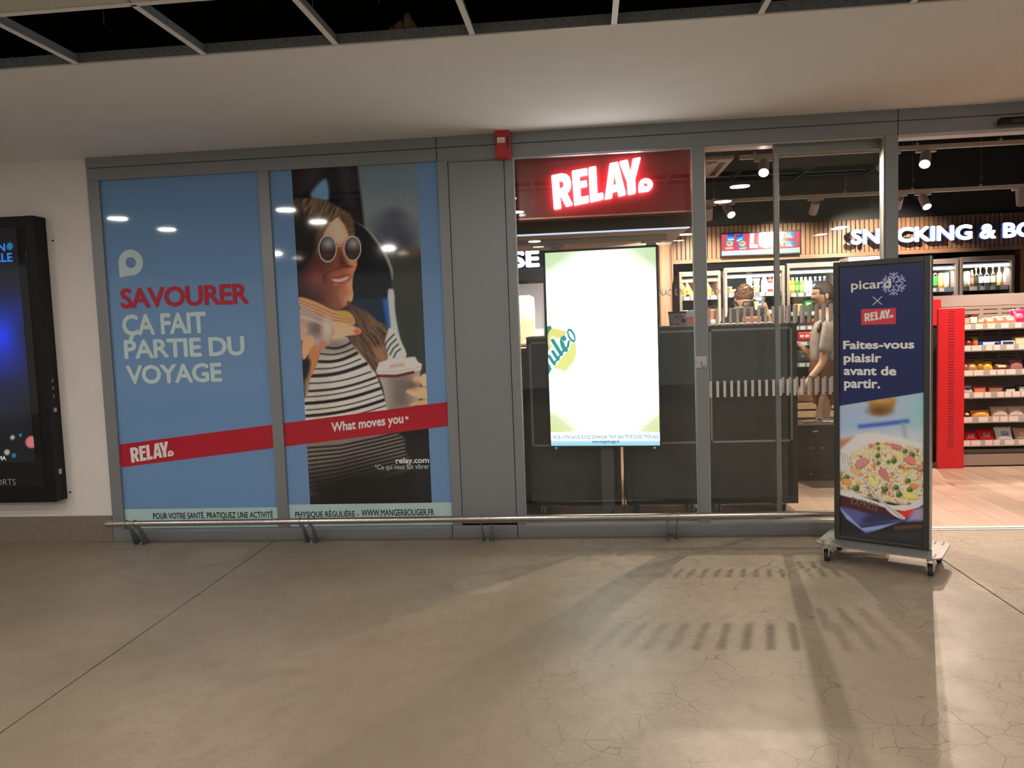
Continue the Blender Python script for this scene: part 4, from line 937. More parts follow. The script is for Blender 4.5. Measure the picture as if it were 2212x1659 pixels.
# bulkhead over the window with its own short track
BK = struct('ceiling_bulkhead'); FAS = mat('bulkhead_fascia', (.075, .072, .072), .5)
MB().box(-1.75, .735, .44, 1.80, 2.06, 2.085).build('underside', mat('bulkhead_white', (.84, .79, .75), .6), BK)
MB().box(-1.75, .735, .42, .44, 2.052, 2.66).build('fascia', FAS, BK)
MB().box(.735, .75, .42, 1.80, 2.06, 2.66).build('side_cheek', FAS, BK)
MB().box(-1.75, .735, .50, .56, 2.053, 2.06).build('added_glow_strip', emat('added_glow', (.62, .72, .95), 1.1), BK)  # glow added to brighten the underside; stands in for a bluish reflection
# wooden column right of the screen
cl = struct('trim_2', label='oak clad column')
MB().box(atY(1425, 600, 2.30)[0], atY(1452, 600, 2.30)[0], 2.30, 2.50, 0, 2.134, .02).build('oak_cladding', OAK, cl)
MB().box(-.395, -.335, 2.36, 2.42, 0, 2.10).build('pale_post', mat('pale_post', (.55, .47, .40), .5), cl)
MB().box(-.33, -.30, 2.34, 2.40, 0, 2.13).build('oak_edge', OAK, cl)

# ------------------------------------------------------------------ slatted oak bulkhead over the fridges
SL = struct('wall_slatted'); YS = 3.85
x_a, x_b = .98, 7.04; zs0, zs1 = 2.075, 2.425
MB().box(x_a, x_b, YS+.012, YS+.10, 2.03, 2.43).build('backing_board', mat('slat_gap_dark', (.05, .03, .02), .8), SL)
MB().box(x_a, x_b, YS-.002, YS+.10, 2.03, zs0-.002, .002).build('lower_board', OAKX, SL)
ps_ = atY(1609.6, 520, YS)[0]-atY(1600, 520, YS)[0]; n = int((x_b-x_a)/ps_)
sm = MB().box(0, ps_-.011, 0, .02, zs0, zs1).mesh('slat')
for i in range(n):
    o = link('slat', sm if i == 0 else sm, None, SL); o.location = (x_a+i*ps_, YS, 0)
sm.materials.append(OAK)
MB().box(x_a-.06, x_a, YS-.002, YS+.10, 0, 2.43, .004).build('oak_upright', OAK, SL)
q = atY(2206, 600, YS)[0]; MB().box(q-.02, q+.02, YS-.02, YS+.1, 0, 2.03, .003).build('oak_upright', OAK, SL)
MB().box(.75, x_b, YS+.1, YS+.14, 2.43, 3.42).build('upper_wall', mat('upper_wall_dark', (.035, .044, .05), .35), SL)
# channel letters
GLOW = emat('channel_letter_white', (.80, .90, 1.0), 4.5); LSIDE = mat('channel_letter_side', (.16, .26, .62), .4, emit=(.10, .22, .8), es=.5)
t_ = thing('shop_sign', 'white glowing SNACKING & BO channel letters on the slatted oak wall', 'sign', (3.9, YS-.10, 2.14))
def letters(txt, px0, px1, yt, yb, Y, par, mt=GLOW):
    me0 = text_mesh(txt, .045); co = np.empty(len(me0.vertices)*3); me0.vertices.foreach_get('co', co); co = co.reshape(-1, 3); mn, mx = co.min(0), co.max(0)
    cx = (px0+px1)/2; X0, X1 = atY(px0, (yt+yb)/2, Y)[0], atY(px1, (yt+yb)/2, Y)[0]; Z0, Z1 = atY(px0, yb, Y)[2], atY(px0, yt, Y)[2]
    cu = bpy.data.curves.new('ch', 'FONT'); cu.size = 1; pos = 0; off = wloc(par)
    for k, ch in enumerate(txt):
        if ch == ' ': continue
        pre = text_mesh(txt[:k+1], .045); c2 = np.empty(len(pre.vertices)*3); pre.vertices.foreach_get('co', c2); c2 = c2.reshape(-1, 3)
        one = text_mesh(ch, .045, .12); c3 = np.empty(len(one.vertices)*3); one.vertices.foreach_get('co', c3); c3 = c3.reshape(-1, 3)
        dx = c2[:, 0].max()-c3[:, 0].max()
        u = (c3[:, 0]+dx-mn[0])/(mx[0]-mn[0]); v = (c3[:, 1]-mn[1])/(mx[1]-mn[1])
        out = np.stack([X0+u*(X1-X0)-off.x, Y-.025-c3[:, 2]*.3-off.y, Z0+v*(Z1-Z0)-off.z], 1)
        one.vertices.foreach_set('co', out.ravel()); one.update(); o = link('sign_letter', one, mt, par); one.materials.append(LSIDE)
        zc = c3[:, 2].max(); 
        for p in one.polygons:
            if abs(p.normal.y) < .5 or p.normal.y > 0: p.material_index = 1
letters('SNACKING & BO', 1835, 2234, 497, 530, YS-.10, t_)
for zz in (2.20, 2.27): MB().box(2.95, 4.80, YS-.118, YS, zz, zz+.006).build('mounting_rail', mat('sign_rail_dark', (.10, .07, .05), .6), t_, True)
t2 = thing('shop_sign', 'white glowing SE channel letters at the left of the screen', 'sign', (-.65, 3.5, 2.05))
letters('SE', 1106, 1166, 543, 580, 3.5, t2)
MB().box(-1.7, -.42, 3.56, 3.60, 1.90, 2.30).build('sign_board', mat('sign_board_dark', (.03, .034, .04), .4), t2, True)
# biscuit screen
lz0, lz1 = atY(1640, 549, YS-.09)[2], atY(1640, 503, YS-.09)[2]; lx0, lx1 = atY(1559, 527, YS-.09)[0], atY(1728, 522, YS-.09)[0]
t_ = thing('wall_screen', 'wide red LU biscuit advertising screen on the slatted oak wall', 'screen', ((lx0+lx1)/2, YS-.06, lz0))
MB().box(lx0-.012, lx1+.012, YS-.085, YS-.03, lz0-.014, lz1+.012, .004).build('case', SATIN, t_, True)
MB().box((lx0+lx1)/2-.1, (lx0+lx1)/2+.1, YS-.03, YS, lz0+.05, lz1-.05).build('wall_mount', SATIN, t_, True)
lp = Print((lx0, YS-.087, lz0), (1, 0, 0), (0, 0, 1), lx1-lx0, lz1-lz0, 300, 84, lambda u, v: np.stack([lx0+u, np.full_like(u, YS-.087), lz0+v], 1))
def paint_lu(p):
    p.fill((226, 66, 92)); p.view(1540, 480, 10.05)
    p.poly([(150, 630), (1400, 575), (1950, 540), (1950, 700), (150, 760)], (222, 238, 240), .6, False)
    for (pts, top) in (([(310, 255), (470, 262), (440, 520), (270, 510)], 0), ([(500, 285), (650, 250), (730, 560), (575, 600)], 1)):
        p.poly(pts, (40, 150, 214), .5, False)
        x0, y0 = pts[0]; x1, y1 = pts[1]; p.poly([(x0, y0), (x1, y1), (x1+5, y1+45), (x0+5, y0+50)], (26, 70, 200), .5, False)
        cx = (pts[2][0]+pts[3][0])/2+ (10 if not top else -12); cy = 465; p.ell(cx, cy, 72, 60, (238, 214, 150), .6); p.ell(cx-15, cy-10, 40, 26, (190, 150, 90), 1.2)
        p.line([(x0+30, y0+120), (x1-30, y1+110)], 34, (224, 240, 246), .8)
        p.poly([(pts[3][0], 545 if not top else 560), (pts[2][0], 540), (pts[2][0]-5, 580), (pts[3][0], 590)], (246, 206, 190), .8, False)
    LU_ = (222, 240, 246)
    p.poly([(805, 200), (905, 196), (893, 478), (955, 480), (980, 505), (978, 550), (960, 562), (790, 566)], LU_, .5, False)
    p.poly([(1000, 192), (1098, 190), (1090, 440), (1105, 465), (1130, 472), (1160, 465), (1178, 440), (1188, 184), (1288, 182), (1280, 450), (1250, 525), (1190, 556), (1110, 558), (1030, 535), (990, 470)], LU_, .5, False)
    for y in (270, 460):
        p.poly([(1465, y-30), (1520, y-60), (1770, y-50), (1760, y+70), (1480, y+60)], (150, 214, 240), .7, False)
        p.ell(1545, y+15, 48, 50, (232, 190, 130), .8); p.ell(1500, y+10, 34, 46, (236, 224, 214), .8); p.ell(1550, y+15, 16, 30, (150, 70, 40), 1); p.poly([(1700, y-50), (1775, y-45), (1765, y+70), (1700, y+20)], (60, 160, 230), 1.5, False)
        p.line([(1610, y+60), (1660, y+20), (1700, y+60)], 26, (245, 250, 250), 1)
    p.line([(1820, 520), (1850, 200)], 10, (240, 150, 160), .6)
paint_lu(lp); o = lp.build('screen_image', vmat('screen_emission', 1.35, .2), t_, True); o.location = -wloc(t_)

# ------------------------------------------------------------------ portrait screen in the window
TV0, TV1 = np.array([-.288, .30]), np.array([.484, .215]); wv2 = TV1-TV0; TVW = float(np.linalg.norm(wv2)); TVZ = math.atan2(wv2[1], wv2[0])
tz0, tz1 = .555, 1.918
tv = thing('portrait_screen', 'tall bright portrait advertising screen on a floor post behind the window', 'screen', (float(TV0[0]), float(TV0[1]), 0), TVZ)
MB().box(0, TVW, .0, .05, tz0, tz1, .004).build('case', SATIN, tv)
bz = .014; Ut = np.array([wv2[0], wv2[1], 0])/TVW
Ot = np.array([TV0[0], TV0[1], tz0+bz*.7])+Ut*bz
pv = Print(Ot, Ut, (0, 0, 1), TVW-2*bz, tz1-tz0-bz*1.8, 210, 370, lambda u, v: np.stack([bz+u, np.full_like(u, -.0012), tz0+bz*.7+v], 1))
def paint_tv(p):
    p.fill((255, 255, 252)); X, Y = p.X, p.Y
    r = ((X-1305)/150)**2; top = np.clip((640-Y)/130, 0, 1)*np.clip(.35+.75*r, 0, 1); bot = np.clip((Y-850)/110, 0, 1)*np.clip(.25+.8*((X-1312)/120)**2, 0, 1)
    for al_, col in ((top, (.72, .90, .52)), (bot, (.88, .95, .55))): p.c = p.c*(1-al_[:, None])+np.array(col)[None]*al_[:, None]
    fb = np.clip((Y-932)/4, 0, 1); edge = np.clip((Y-948)/24, 0, 1)
    p.c = p.c*(1-fb[:, None])+(np.array([.90, .98, 1.0])*(1-edge[:, None])+np.array([.45, .82, 1.0])*edge[:, None])*fb[:, None]
    p.view(1160, 680, 11.85)
    p.poly([(200, 340), (380, 340), (600, 390), (740, 430), (700, 540), (520, 600), (400, 540), (330, 700), (380, 800), (300, 900), (200, 800)], (250, 238, 130), 3)
    p.poly([(870, 740), (980, 720), (1005, 900), (980, 1080), (900, 1240), (790, 1360), (740, 1440), (680, 1440), (560, 1390), (430, 1360), (540, 1240), (720, 1000), (820, 900)], (248, 250, 150), 1.2)
    p.poly([(230, 320), (345, 270), (380, 340), (310, 430), (262, 550), (230, 500)], (24, 150, 100), .8, False)
    TE, DK = (16, 160, 148), (20, 110, 150)
    for (w_, c_) in ((1.25, DK), (1.0, TE)):
        k = lambda q: q*w_
        p.ell(880, 528, 92 if w_ > 1 else 86, 180 if w_ > 1 else 172, c_, .6, ang=-.38)
    p.ell(880, 528, 40, 132, (255, 255, 252), .6, ang=-.5)
    for (w_, c_) in ((16, DK), (0, TE)):
        p.line([(705, 610), (690, 560), (640, 590), (610, 680), (640, 800), (720, 880), (790, 820), (815, 680)], 44+w_, c_, .6); p.ell(705, 615, 40+w_*.5, 52+w_*.5, c_, .6)
        p.line([(640, 720), (690, 860), (740, 900)], 90+w_, c_, .6)
        p.line([(405, 660), (520, 850), (620, 1010)], 80+w_, c_, .6); p.line([(620, 1010), (670, 930)], 40+w_, c_, .6)
        p.line([(405, 940), (480, 1060), (540, 1140)], 68+w_, c_, .6); p.line([(545, 1130), (575, 1060)], 34+w_, c_, .6)
        p.line([(315, 1060), (390, 1180), (445, 1260)], 66+w_, c_, .6); p.line([(450, 1250), (485, 1180)], 34+w_, c_, .6)
        p.poly([(240, 1180), (330, 1280), (378, 1380), (290, 1540), (230, 1500)], c_, .6, False); p.ell(235, 850, 56+w_*.4, 110, c_, .6)
paint_tv(pv); pv.build('screen_image', vmat('portrait_emission', 3.4, .2), tv, True, 3.2)
def tvloc(px, py):
    nrm = np.cross(Ut, np.array([0, 0, 1.0])); d = ray(px, py); P0 = np.array([TV0[0], TV0[1], 0]); q = EYE+d*((P0-EYE)@nrm)/(d@nrm); return float((q-P0)@Ut), float(q[2])
SINK = mat('screen_ink_blue', (.01, .10, .30), .6, emit=(.02, .2, .5), es=.5)
for txt, x0, x1, yt, yb in (('POUR VOTRE SANTÉ, ÉVITEZ DE MANGER TROP GRAS TROP SUCRÉ, TROP SALÉ', 1195, 1422, 938, 949), ('www.mangerbouger.fr', 1279, 1338, 950, 959)):
    lettering(txt, (tvloc(x0, yt)[0], tvloc((x0+x1)/2, yb)[1], tvloc(x1, yt)[0], tvloc((x0+x1)/2, yt)[1]), SINK, tv, -.0022, .02)
MB().box(TVW/2-.035, TVW/2+.055, .05, .09, .02, 1.5, .003).build('post', mat('screen_post', (.10, .10, .10), .5), tv)
MB().box(TVW/2-.25, TVW/2+.27, -.02, .14, 0, .02, .004).build('foot', mat('screen_foot', (.06, .06, .06), .5), tv)
for k in range(3): MB().tube([(.46+.06*k, .05, .58), (.46+.05*k, .06, .3), (.44+.07*k, .06, .12), (.40+.1*k, .0, .03)], .004, 6).build('cable', RUBBER, tv)
for x in (.05, TVW-.05): MB().ell((x, -.006, tz0-.006), (.010, .006, .008), 10, 6).build('status_knob', mat('knob_white', (.8, .85, .8), .3), tv)

# ------------------------------------------------------------------ dark cabinets on casters behind the glass
CAB = mat('charcoal_laminate', (.075, .074, .070), .45, var=.08, scale=9)
CTOP = mat('cabinet_top_edge', (.45, .43, .40), .4)
LINE = mat('inlay_grey', (.46, .45, .42), .45)
for nm, x0, x1, zt in (('beside the left post behind the screen', -.44, .215, 1.325), ('in the middle behind the screen', .25, .80, 1.372), ('with the grey inlay frame beside the sliding door', .835, 1.455, 1.372)):
    yb0, yb1 = .50, .92
    t_ = thing('rolling_cabinet', f'dark charcoal cabinet on casters {nm}', 'cabinet', ((x0+x1)/2, .7, 0), group='charcoal rolling cabinets')
    MB().box(x0, x1, yb0, yb1, .085, zt-.012, .003).build('body', CAB, t_, True)
    MB().box(x0-.002, x1+.002, yb0-.003, yb1, zt-.012, zt, .002).build('top_board', CTOP, t_, True)
    la, lb, lc, ld_ = x0+.018, x1-.035, .53, zt-.035
    for (a, b_, c_, d_) in ((la, la+.014, lc, ld_), (lb-.014, lb, lc, ld_), (la, lb, lc, lc+.014), (la, lb, ld_-.014, ld_)):
        MB().box(a, b_, yb0-.004, yb0+.001, c_, d_).build('inlay_strip', LINE, t_, True)
    for cx in (x0+.08, x1-.08):
        for cy in (yb0+.10, yb1-.07):
            ca = MB().box(cx-.03, cx+.03, cy-.03, cy+.03, .08, .0855).build('caster', CHROME, t_, True)
            MB().cyl((cx, cy, .08), (cx, cy, .06), .014, n=12).build('swivel', CHROME, ca, True)
            MB().box(cx-.016, cx-.012, cy-.02, cy+.03, .025, .065).build('fork', CHROME, ca, True); MB().box(cx+.012, cx+.016, cy-.02, cy+.03, .025, .065).build('fork', CHROME, ca, True)
            MB().cyl((cx-.010, cy+.01, .0305), (cx+.010, cy+.01, .0305), .0305, n=18).build('wheel', mat('caster_wheel', (.07, .07, .07), .4), ca, True)
# price card and packs on the middle cabinet
q = atY(1465, 705, .62); 
t_ = thing('price_card', 'small dark-topped price card standing on the middle charcoal cabinet', 'card', (atY(1464, 700, .6)[0], .60, 1.372))
MB().prism([(-.058, 0), (.066, 0), (.058, .085), (-.066, .085)], -.002, .002).build('card', mat('card_grey', (.36, .32, .30), .6), t_)
MB().box(-.068, .062, -.004, .004, .085, .10).build('header', mat('card_header', (.05, .03, .03), .5), t_)
lettering('2€70', (-.025, .05, .035, .073), INK, t_, -.0026, .01); MB().cyl((.04, -.0035, .032), (.04, -.002, .032), .016, n=18).build('round_mark', INK, t_); lettering('logo'[:0]+'€', (-.012, .006, .006, .016), INK, t_, -.0026)
MB().box(-.05, .05, -.02, .02, 0, .003).build('card_foot', BLACK, t_)
tp2 = thing('snack_box', 'white and red snack box beside the price card on the middle cabinet', 'box', (atY(1490, 700, .64)[0], .66, 1.372))
MB().box(-.035, .035, -.03, .03, 0, .055, .002).build('lower_carton', mat('carton_red', (.75, .25, .2), .5), tp2); MB().box(-.033, .033, -.028, .028, .055, .10, .002).build('upper_carton', mat('carton_white', (.8, .78, .8), .5), tp2)

# ------------------------------------------------------------------ things in the slot left of the screen
bg_ = thing('counter', 'narrow brown shop counter behind the left charcoal cabinet', 'counter', (-.85, 1.25, 0))
MB().box(-1.5, -.28, 1.0, 1.5, .08, 1.20, .004).build('body', mat('counter_brown', (.33, .24, .19), .6), bg_, True); MB().box(-1.52, -.26, .98, 1.52, 1.20, 1.235, .004).build('top', mat('counter_top', (.50, .40, .33), .4), bg_, True)
MB().box(-1.48, -.3, 1.03, 1.47, 0, .08).build('plinth', BLACK, bg_, True)
bgx = atY(1128, 700, 1.2)[0]
t_ = thing('paper_bag', 'brown paper carrier bag standing on the counter left of the screen', 'bag', (bgx, 1.2, 1.235))
kraft = mat('kraft_paper', (.52, .38, .25), .8, var=.12, scale=14, bump=.4, bscale=12)
bgm = MB(); w_, d_, h_ = .20, .11, .40
ring = lambda s_, z, wob: [(-w_/2*s_+wob, -d_/2*s_, z), (w_/2*s_+wob*.5, -d_/2*s_-wob, z), (w_/2*s_, d_/2*s_, z), (0, d_/2*s_-.01, z), (-w_/2*s_, d_/2*s_+wob, z)]
zz = [(.94, 0, 0), (1.0, .03, .002), (1.0, .15, -.003), (1.02, .28, .004), (.99, .38, -.006), (1.0, h_, .006), (.97, h_, .006), (.95, .1, 0)]
vs = [p for s_, z, wb in zz for p in ring(s_, z, wb)]
bgm._add(vs, [(k*5+i, k*5+(i+1) % 5, (k+1)*5+(i+1) % 5, (k+1)*5+i) for k in range(len(zz)-1) for i in range(5)]+[(4, 3, 2, 1, 0)])
bgm.build('bag', kraft, t_); MB().box(-.08, .08, -.04, .04, .3, .415, .01).build('orange_contents', mat('orange_wrap', (.75, .30, .12), .5), t_)
t_ = thing('carton', 'small pale carton on the counter beside the paper bag', 'box', (-.40, 1.3, 1.235)); MB().box(-.04, .045, -.05, .05, 0, .14, .003).build('carton', mat('pale_carton', (.62, .50, .43), .6), t_); MB().box(-.041, .046, -.051, -.05, .09, .11).build('tape', kraft, t_)
smesh('wall_shop_inner', MB().box(-1.75, -.30, 2.44, 2.48, 0, 2.13), mat('inner_wall_pale', (.50, .55, .66), .5)) if False else None
t_ = thing('wall_showcase', 'pale blue-white wall showcase below the SE letters', 'showcase', (-.9, 3.45, 0))
MB().box(-1.7, -.45, 3.44, 3.54, 1.2, 1.86, .004).build('panel', mat('panel_pale_blue', (.52, .58, .70), .4), t_, True); MB().box(-1.7, -.45, 3.42, 3.56, .0, 1.2, .004).build('lower_cabinet', mat('panel_lower', (.35, .28, .25), .5), t_, True)
MB().box(-.452, -.43, 3.42, 3.56, 0, 1.9).build('edge_post', mat('panel_post', (.55, .48, .44), .4), t_, True)
t_ = thing('red_shelf_unit', 'red shelf unit glimpsed between the left post and the charcoal cabinet', 'shelf', (-.65, 1.9, 0))
MB().box(-1.2, -.46, 1.70, 2.1, .22, .85, .004).build('red_panel', mat('unit_red', (.50, .03, .03), .45), t_, True); MB().box(-1.2, -.46, 1.70, 2.1, .87, 1.12, .004).build('orange_panel', mat('unit_orange', (.75, .28, .10), .5), t_, True)
MB().box(-1.2, -.44, 1.66, 2.1, .85, .88).build('shelf_board', mat('unit_board', (.55, .40, .25), .5), t_, True); MB().box(-1.2, -.48, 1.74, 2.1, 0, .22).build('plinth', BLACK, t_, True)

# ------------------------------------------------------------------ track rails and spotlights of the shop
TRK = mat('track_white', (.72, .64, .58), .4); HEADM = mat('spot_white', (.74, .68, .63), .35)
SPL = emat('spot_lens', (1.0, .90, .74), 22); CAVITY = mat('spot_cavity', (.25, .23, .2), .4)
def track(Y, px0, py0, px1, py1, label, Xend=None):
    a, b_ = atY(px0, py0, Y), atY(px1, py1, Y); z = (a[2]+b_[2])/2; x1 = Xend or b_[0]
    t_ = thing('track_rail', label, 'track rail', ((a[0]+x1)/2, Y, z))
    MB().box(a[0], x1, Y-.018, Y+.018, z-.018, z+.018, .003).build('rail', TRK, t_, True)
    MB().box(a[0], x1, Y-.006, Y+.006, z-.0185, z-.017).build('slot', CAVITY, t_, True)
    x = a[0]+.12
    while x < x1:
        MB().box(x-.012, x+.012, Y-.012, Y+.012, z+.018, z+.035, .003).build('hanger_clip', HEADM, t_, True)
        MB().tube([(x, Y, z+.03), (x+.003, Y, z+.1), (x, Y, 3.415)], .0018, 6).build('hanger_cable', ALU, t_, True)
        MB().tube([(x+.012+.014*math.cos(q*.7), Y, z+.10+.014*math.sin(q*.7)) for q in range(10)], .0014, 5).build('cable_loop', ALU, t_, True)
        x += .62
    return z
def spot(px, py, Y, zrail_, target, label, watts, lit=True, ang=62, blend=.35, L_=.125, R_=.040):
    p = atY(px, py, Y); x = p[0]
    t_ = thing('track_spotlight', label, 'spotlight', (x, Y, zrail_-.018), group='white track spotlights')
    MB().box(-.075, .075, -.016, .016, -.022, 0, .003).build('adapter', HEADM, t_)
    MB().cyl((0, 0, -.02), (0, 0, -.045), .008, n=10).build('stem', HEADM, t_)
    piv = Vector((0, 0, -.045)); d = (Vector(target)-(wloc(t_)+piv)).normalized()
    hd = MB().cyl(piv-d*.012, piv+d*L_, R_, n=26).build('head', HEADM, t_)
    MB().cyl(piv+d*(L_-.002), piv+d*(L_+.0015), R_*.9, n=24).build('lens', SPL if lit else CAVITY, hd)
    if watts:
        ld = bpy.data.lights.new('spot_lamp', 'SPOT'); ld.energy = watts; ld.color = WARM; ld.spot_size = math.radians(ang); ld.spot_blend = blend; ld.shadow_soft_size = .010
        lo = bpy.data.objects.new('spot_lamp', ld); COL.objects.link(lo); lo.parent = t_; lo.location = piv+d*(L_+.03); lo.rotation_euler = d.to_track_quat('-Z', 'Y').to_euler()
    return t_
Y1, Y2 = 1.40, 2.80
zr1 = track(Y1, 1597, 340, 1935, 322, 'white track rail nearest the entrance inside the shop', 4.9)
zr2 = track(Y2, 1515, 441, 2212, 397, 'white track rail farther back, in front of the slatted wall', 5.1)
spot(1650, 368, Y1, zr1, (.75, -1.5, 0), 'lit white spotlight on the front track left of the door mullion', SPOT_HALL_W, ang=95, blend=.3)
spot(2000, 348, Y1, zr1, (1.3, -1.3, 0), 'lit white spotlight on the front track above the entrance', SPOT_HALL_W*.8, ang=85, blend=.3)
spot(1924, 352, Y1, zr1, (1.55, 2.55, 1.35), 'white spotlight on the front track hidden behind the door mullion', SPOT_SHOP_W*.5, False, ang=60, blend=.6)
spot(2330, 340, Y1, zr1, (3.75, 2.25, .7), 'added out-of-view spotlight on the front track to brighten the snack shelves', SPOT_SHOP_W*.7, ang=80, blend=.6)  # unseen lamp added beyond the view to brighten the snack shelves
spot(2480, 335, Y1, zr1, (3.4, .8, 0), 'added out-of-view spotlight at the right end of the front track to brighten the floor', SPOT_SHOP_W*.4, ang=90, blend=.6)  # another unseen lamp, added so the shop floor comes out bright
spot(1531, 455, Y2, zr2, (1.3, 3.7, 1.5), 'white spotlight turned to the fridges, leftmost on the back track', SPOT_SHOP_W*.5, False, ang=95, blend=.6)
spot(1570, 450, Y2, zr2, (1.9, 1.2, .9), 'lit tilted white spotlight, second from the left on the back track', SPOT_SHOP_W*.7, ang=80, blend=.6)
spot(1762, 445, Y2, zr2, (2.2, 3.8, 1.6), 'white spotlight left of the SNACKING letters on the back track', SPOT_SHOP_W*.5, False, ang=95, blend=.6)
spot(1942, 434, Y2, zr2, (3.2, 3.9, 1.7), 'white spotlight half hidden behind the door mullion on the back track', SPOT_SHOP_W*.5, False, ang=95, blend=.6)
spot(1993, 432, Y2, zr2, (3.4, 1.3, .6), 'lit white spotlight right of the door mullion on the back track', SPOT_SHOP_W*.6, ang=90, blend=.6)
spot(2204, 421, Y2, zr2, (3.9, 2.2, .9), 'white spotlight above the BO letters on the back track', SPOT_SHOP_W*.7, False, ang=85, blend=.6)
zk = 2.06
t_ = thing('track_rail', 'short white track rail under the bulkhead behind the screen', 'track rail', (0, .95, 2.04)); MB().box(-1.5, .62, .93, .97, 2.023, 2.059, .003).build('rail', TRK, t_, True); MB().box(-1.5, .62, .945, .955, 2.0215, 2.0235).build('slot', CAVITY, t_, True)
spot(1196, 520, .95, 2.041, (-.6, 1.6, 1.2), 'white spotlight under the bulkhead behind the screen top left', 260, False, ang=100, blend=.7)
spot(1406, 508, .95, 2.041, (.55, 1.9, 1.5), 'white spotlight under the bulkhead behind the screen top right', 260, False, ang=100, blend=.7)
# ceiling cassette
t_ = thing('air_conditioner', 'square beige ceiling cassette air conditioner left of the front track', 'air conditioner', (.86, 2.2, 2.75))
MB().box(.42, 1.28, 1.78, 2.62, 2.75, 2.79, .012).build('fascia', mat('cassette_beige', (.60, .50, .43), .5), t_, True)
MB().box(.5, 1.2, 1.86, 2.54, 2.79, 3.05).build('casing', GALV, t_, True)
for (x0, x1, y0, y1) in ((.55, 1.15, 1.83, 1.88), (.55, 1.15, 2.52, 2.57), (.47, .52, 1.9, 2.5), (1.18, 1.23, 1.9, 2.5)): MB().box(x0, x1, y0, y1, 2.746, 2.752).build('air_slot', BLACK, t_, True)
MB().box(.58, 1.12, 1.93, 2.47, 2.742, 2.752, .006).build('grille', MATS['cassette_beige'], t_, True)
for x in (.5, 1.2): MB().cyl((x, 2.2, 3.05), (x, 2.2, 3.415), .008, n=8).build('drop_rod', GALV, t_, True)
# cable tray seen behind the door head
t_ = thing('cable_tray', 'pale cable channel crossing the shop ceiling behind the door head', 'cable tray', (2.6, .75, 2.66))
MB().box(.9, 4.9, .72, .80, 2.655, 2.69, .003).build('channel', mat('tray_pale', (.58, .54, .52), .5), t_, True)
for x in (1.3, 2.6, 3.9): MB().cyl((x, .76, 2.69), (x, .76, 3.415), .003, n=6).build('drop_wire', ALU, t_, True)
MB().tube([(1.35, .76, 2.70), (1.30, 1.1, 2.76), (1.38, 1.3, 2.78), (1.6, 1.38, 2.77), (1.9, 1.4, 2.74)], .006, 6).build('loose_cable', BLACK, t_, True)
# ------------------------------------------------------------------ goods
def rgbm(c, rough=.35, pre='pack', emit=0):
    k = f"{pre}_{int(c[0])}_{int(c[1])}_{int(c[2])}"
    return mat(k, tuple(np.clip(lin(np.array(c, float)/255.0), .004, .85)), rough)
def bag(name, label, loc, w, h, t, c1, c2, tilt=0, rz=0, group=None, cat='snack'):
    o = thing(name, label, cat, loc, rz, group)
    b = MB(); b.M = Matrix.Rotation(tilt, 4, 'X'); b.pillow(w, h, t).build('wrapper', rgbm(c1, .25), o)
    l = MB(); l.M = Matrix.Rotation(tilt, 4, 'X') @ Matrix.Translation((0, -t*.13-.002, h*.28)); l.pillow(w*.66, h*.42, t*.78, 6).build('printed_label', rgbm(c2, .35), o); return o
def carton(name, label, loc, w, h, d, c1, c2, rz=0, group=None, cat='box'):
    o = thing(name, label, cat, loc, rz, group); MB().box(-w/2, w/2, -d/2, d/2, 0, h, .002).build('carton', rgbm(c1, .45), o)
    MB().box(-w*.38, w*.38, -d/2-.0012, -d/2, h*.25, h*.75).build('printed_label', rgbm(c2, .45), o); return o
def bottle(name, label, loc, r, h, c1, c2, cap, group=None, kind='bottle', cat='bottle'):
    o = thing(name, label, cat, loc, 0, group)
    if kind == 'can': pr_ = [(r*.82, 0), (r, .008), (r, h-.012), (r*.84, h-.002), (r*.84, h)]
    elif kind == 'wine': pr_ = [(r*.9, 0), (r, .006), (r, h*.55), (r*.8, h*.64), (r*.38, h*.74), (r*.34, h*.93)]
    else: pr_ = [(r*.85, 0), (r, .008), (r, h*.66), (r*.86, h*.76), (r*.5, h*.88), (r*.48, h*.92)]
    MB().lathe(pr_, n=14).build('body', rgbm(c1, .12, 'liquid'), o)
    if kind == 'can': MB().lathe([(r*.8, h-.001), (r*.8, h+.002), (.0, h+.001)], n=14).build('lid', ALU, o)
    else: MB().lathe([(r*.55 if kind != 'wine' else r*.4, h*.9), (r*.55 if kind != 'wine' else r*.4, h), (0.001, h)], n=12).build('cap', rgbm(cap, .4), o)
    MB().lathe([(r*1.012, h*.18), (r*1.012, h*(.52 if kind != 'can' else .8))], n=14).build('label_band', rgbm(c2, .5), o); return o
def tub(name, label, loc, r, h, c1, c2, group=None):
    o = thing(name, label, 'tub', loc, 0, group); MB().lathe([(r*.75, 0), (r*.78, .004), (r, h*.9), (r*1.04, h*.92)], n=16).build('cup', rgbm(c1, .4), o); MB().lathe([(r*1.06, h*.9), (r*1.06, h), (.001, h*1.01)], n=16).build('lid', rgbm(c2, .3), o); return o

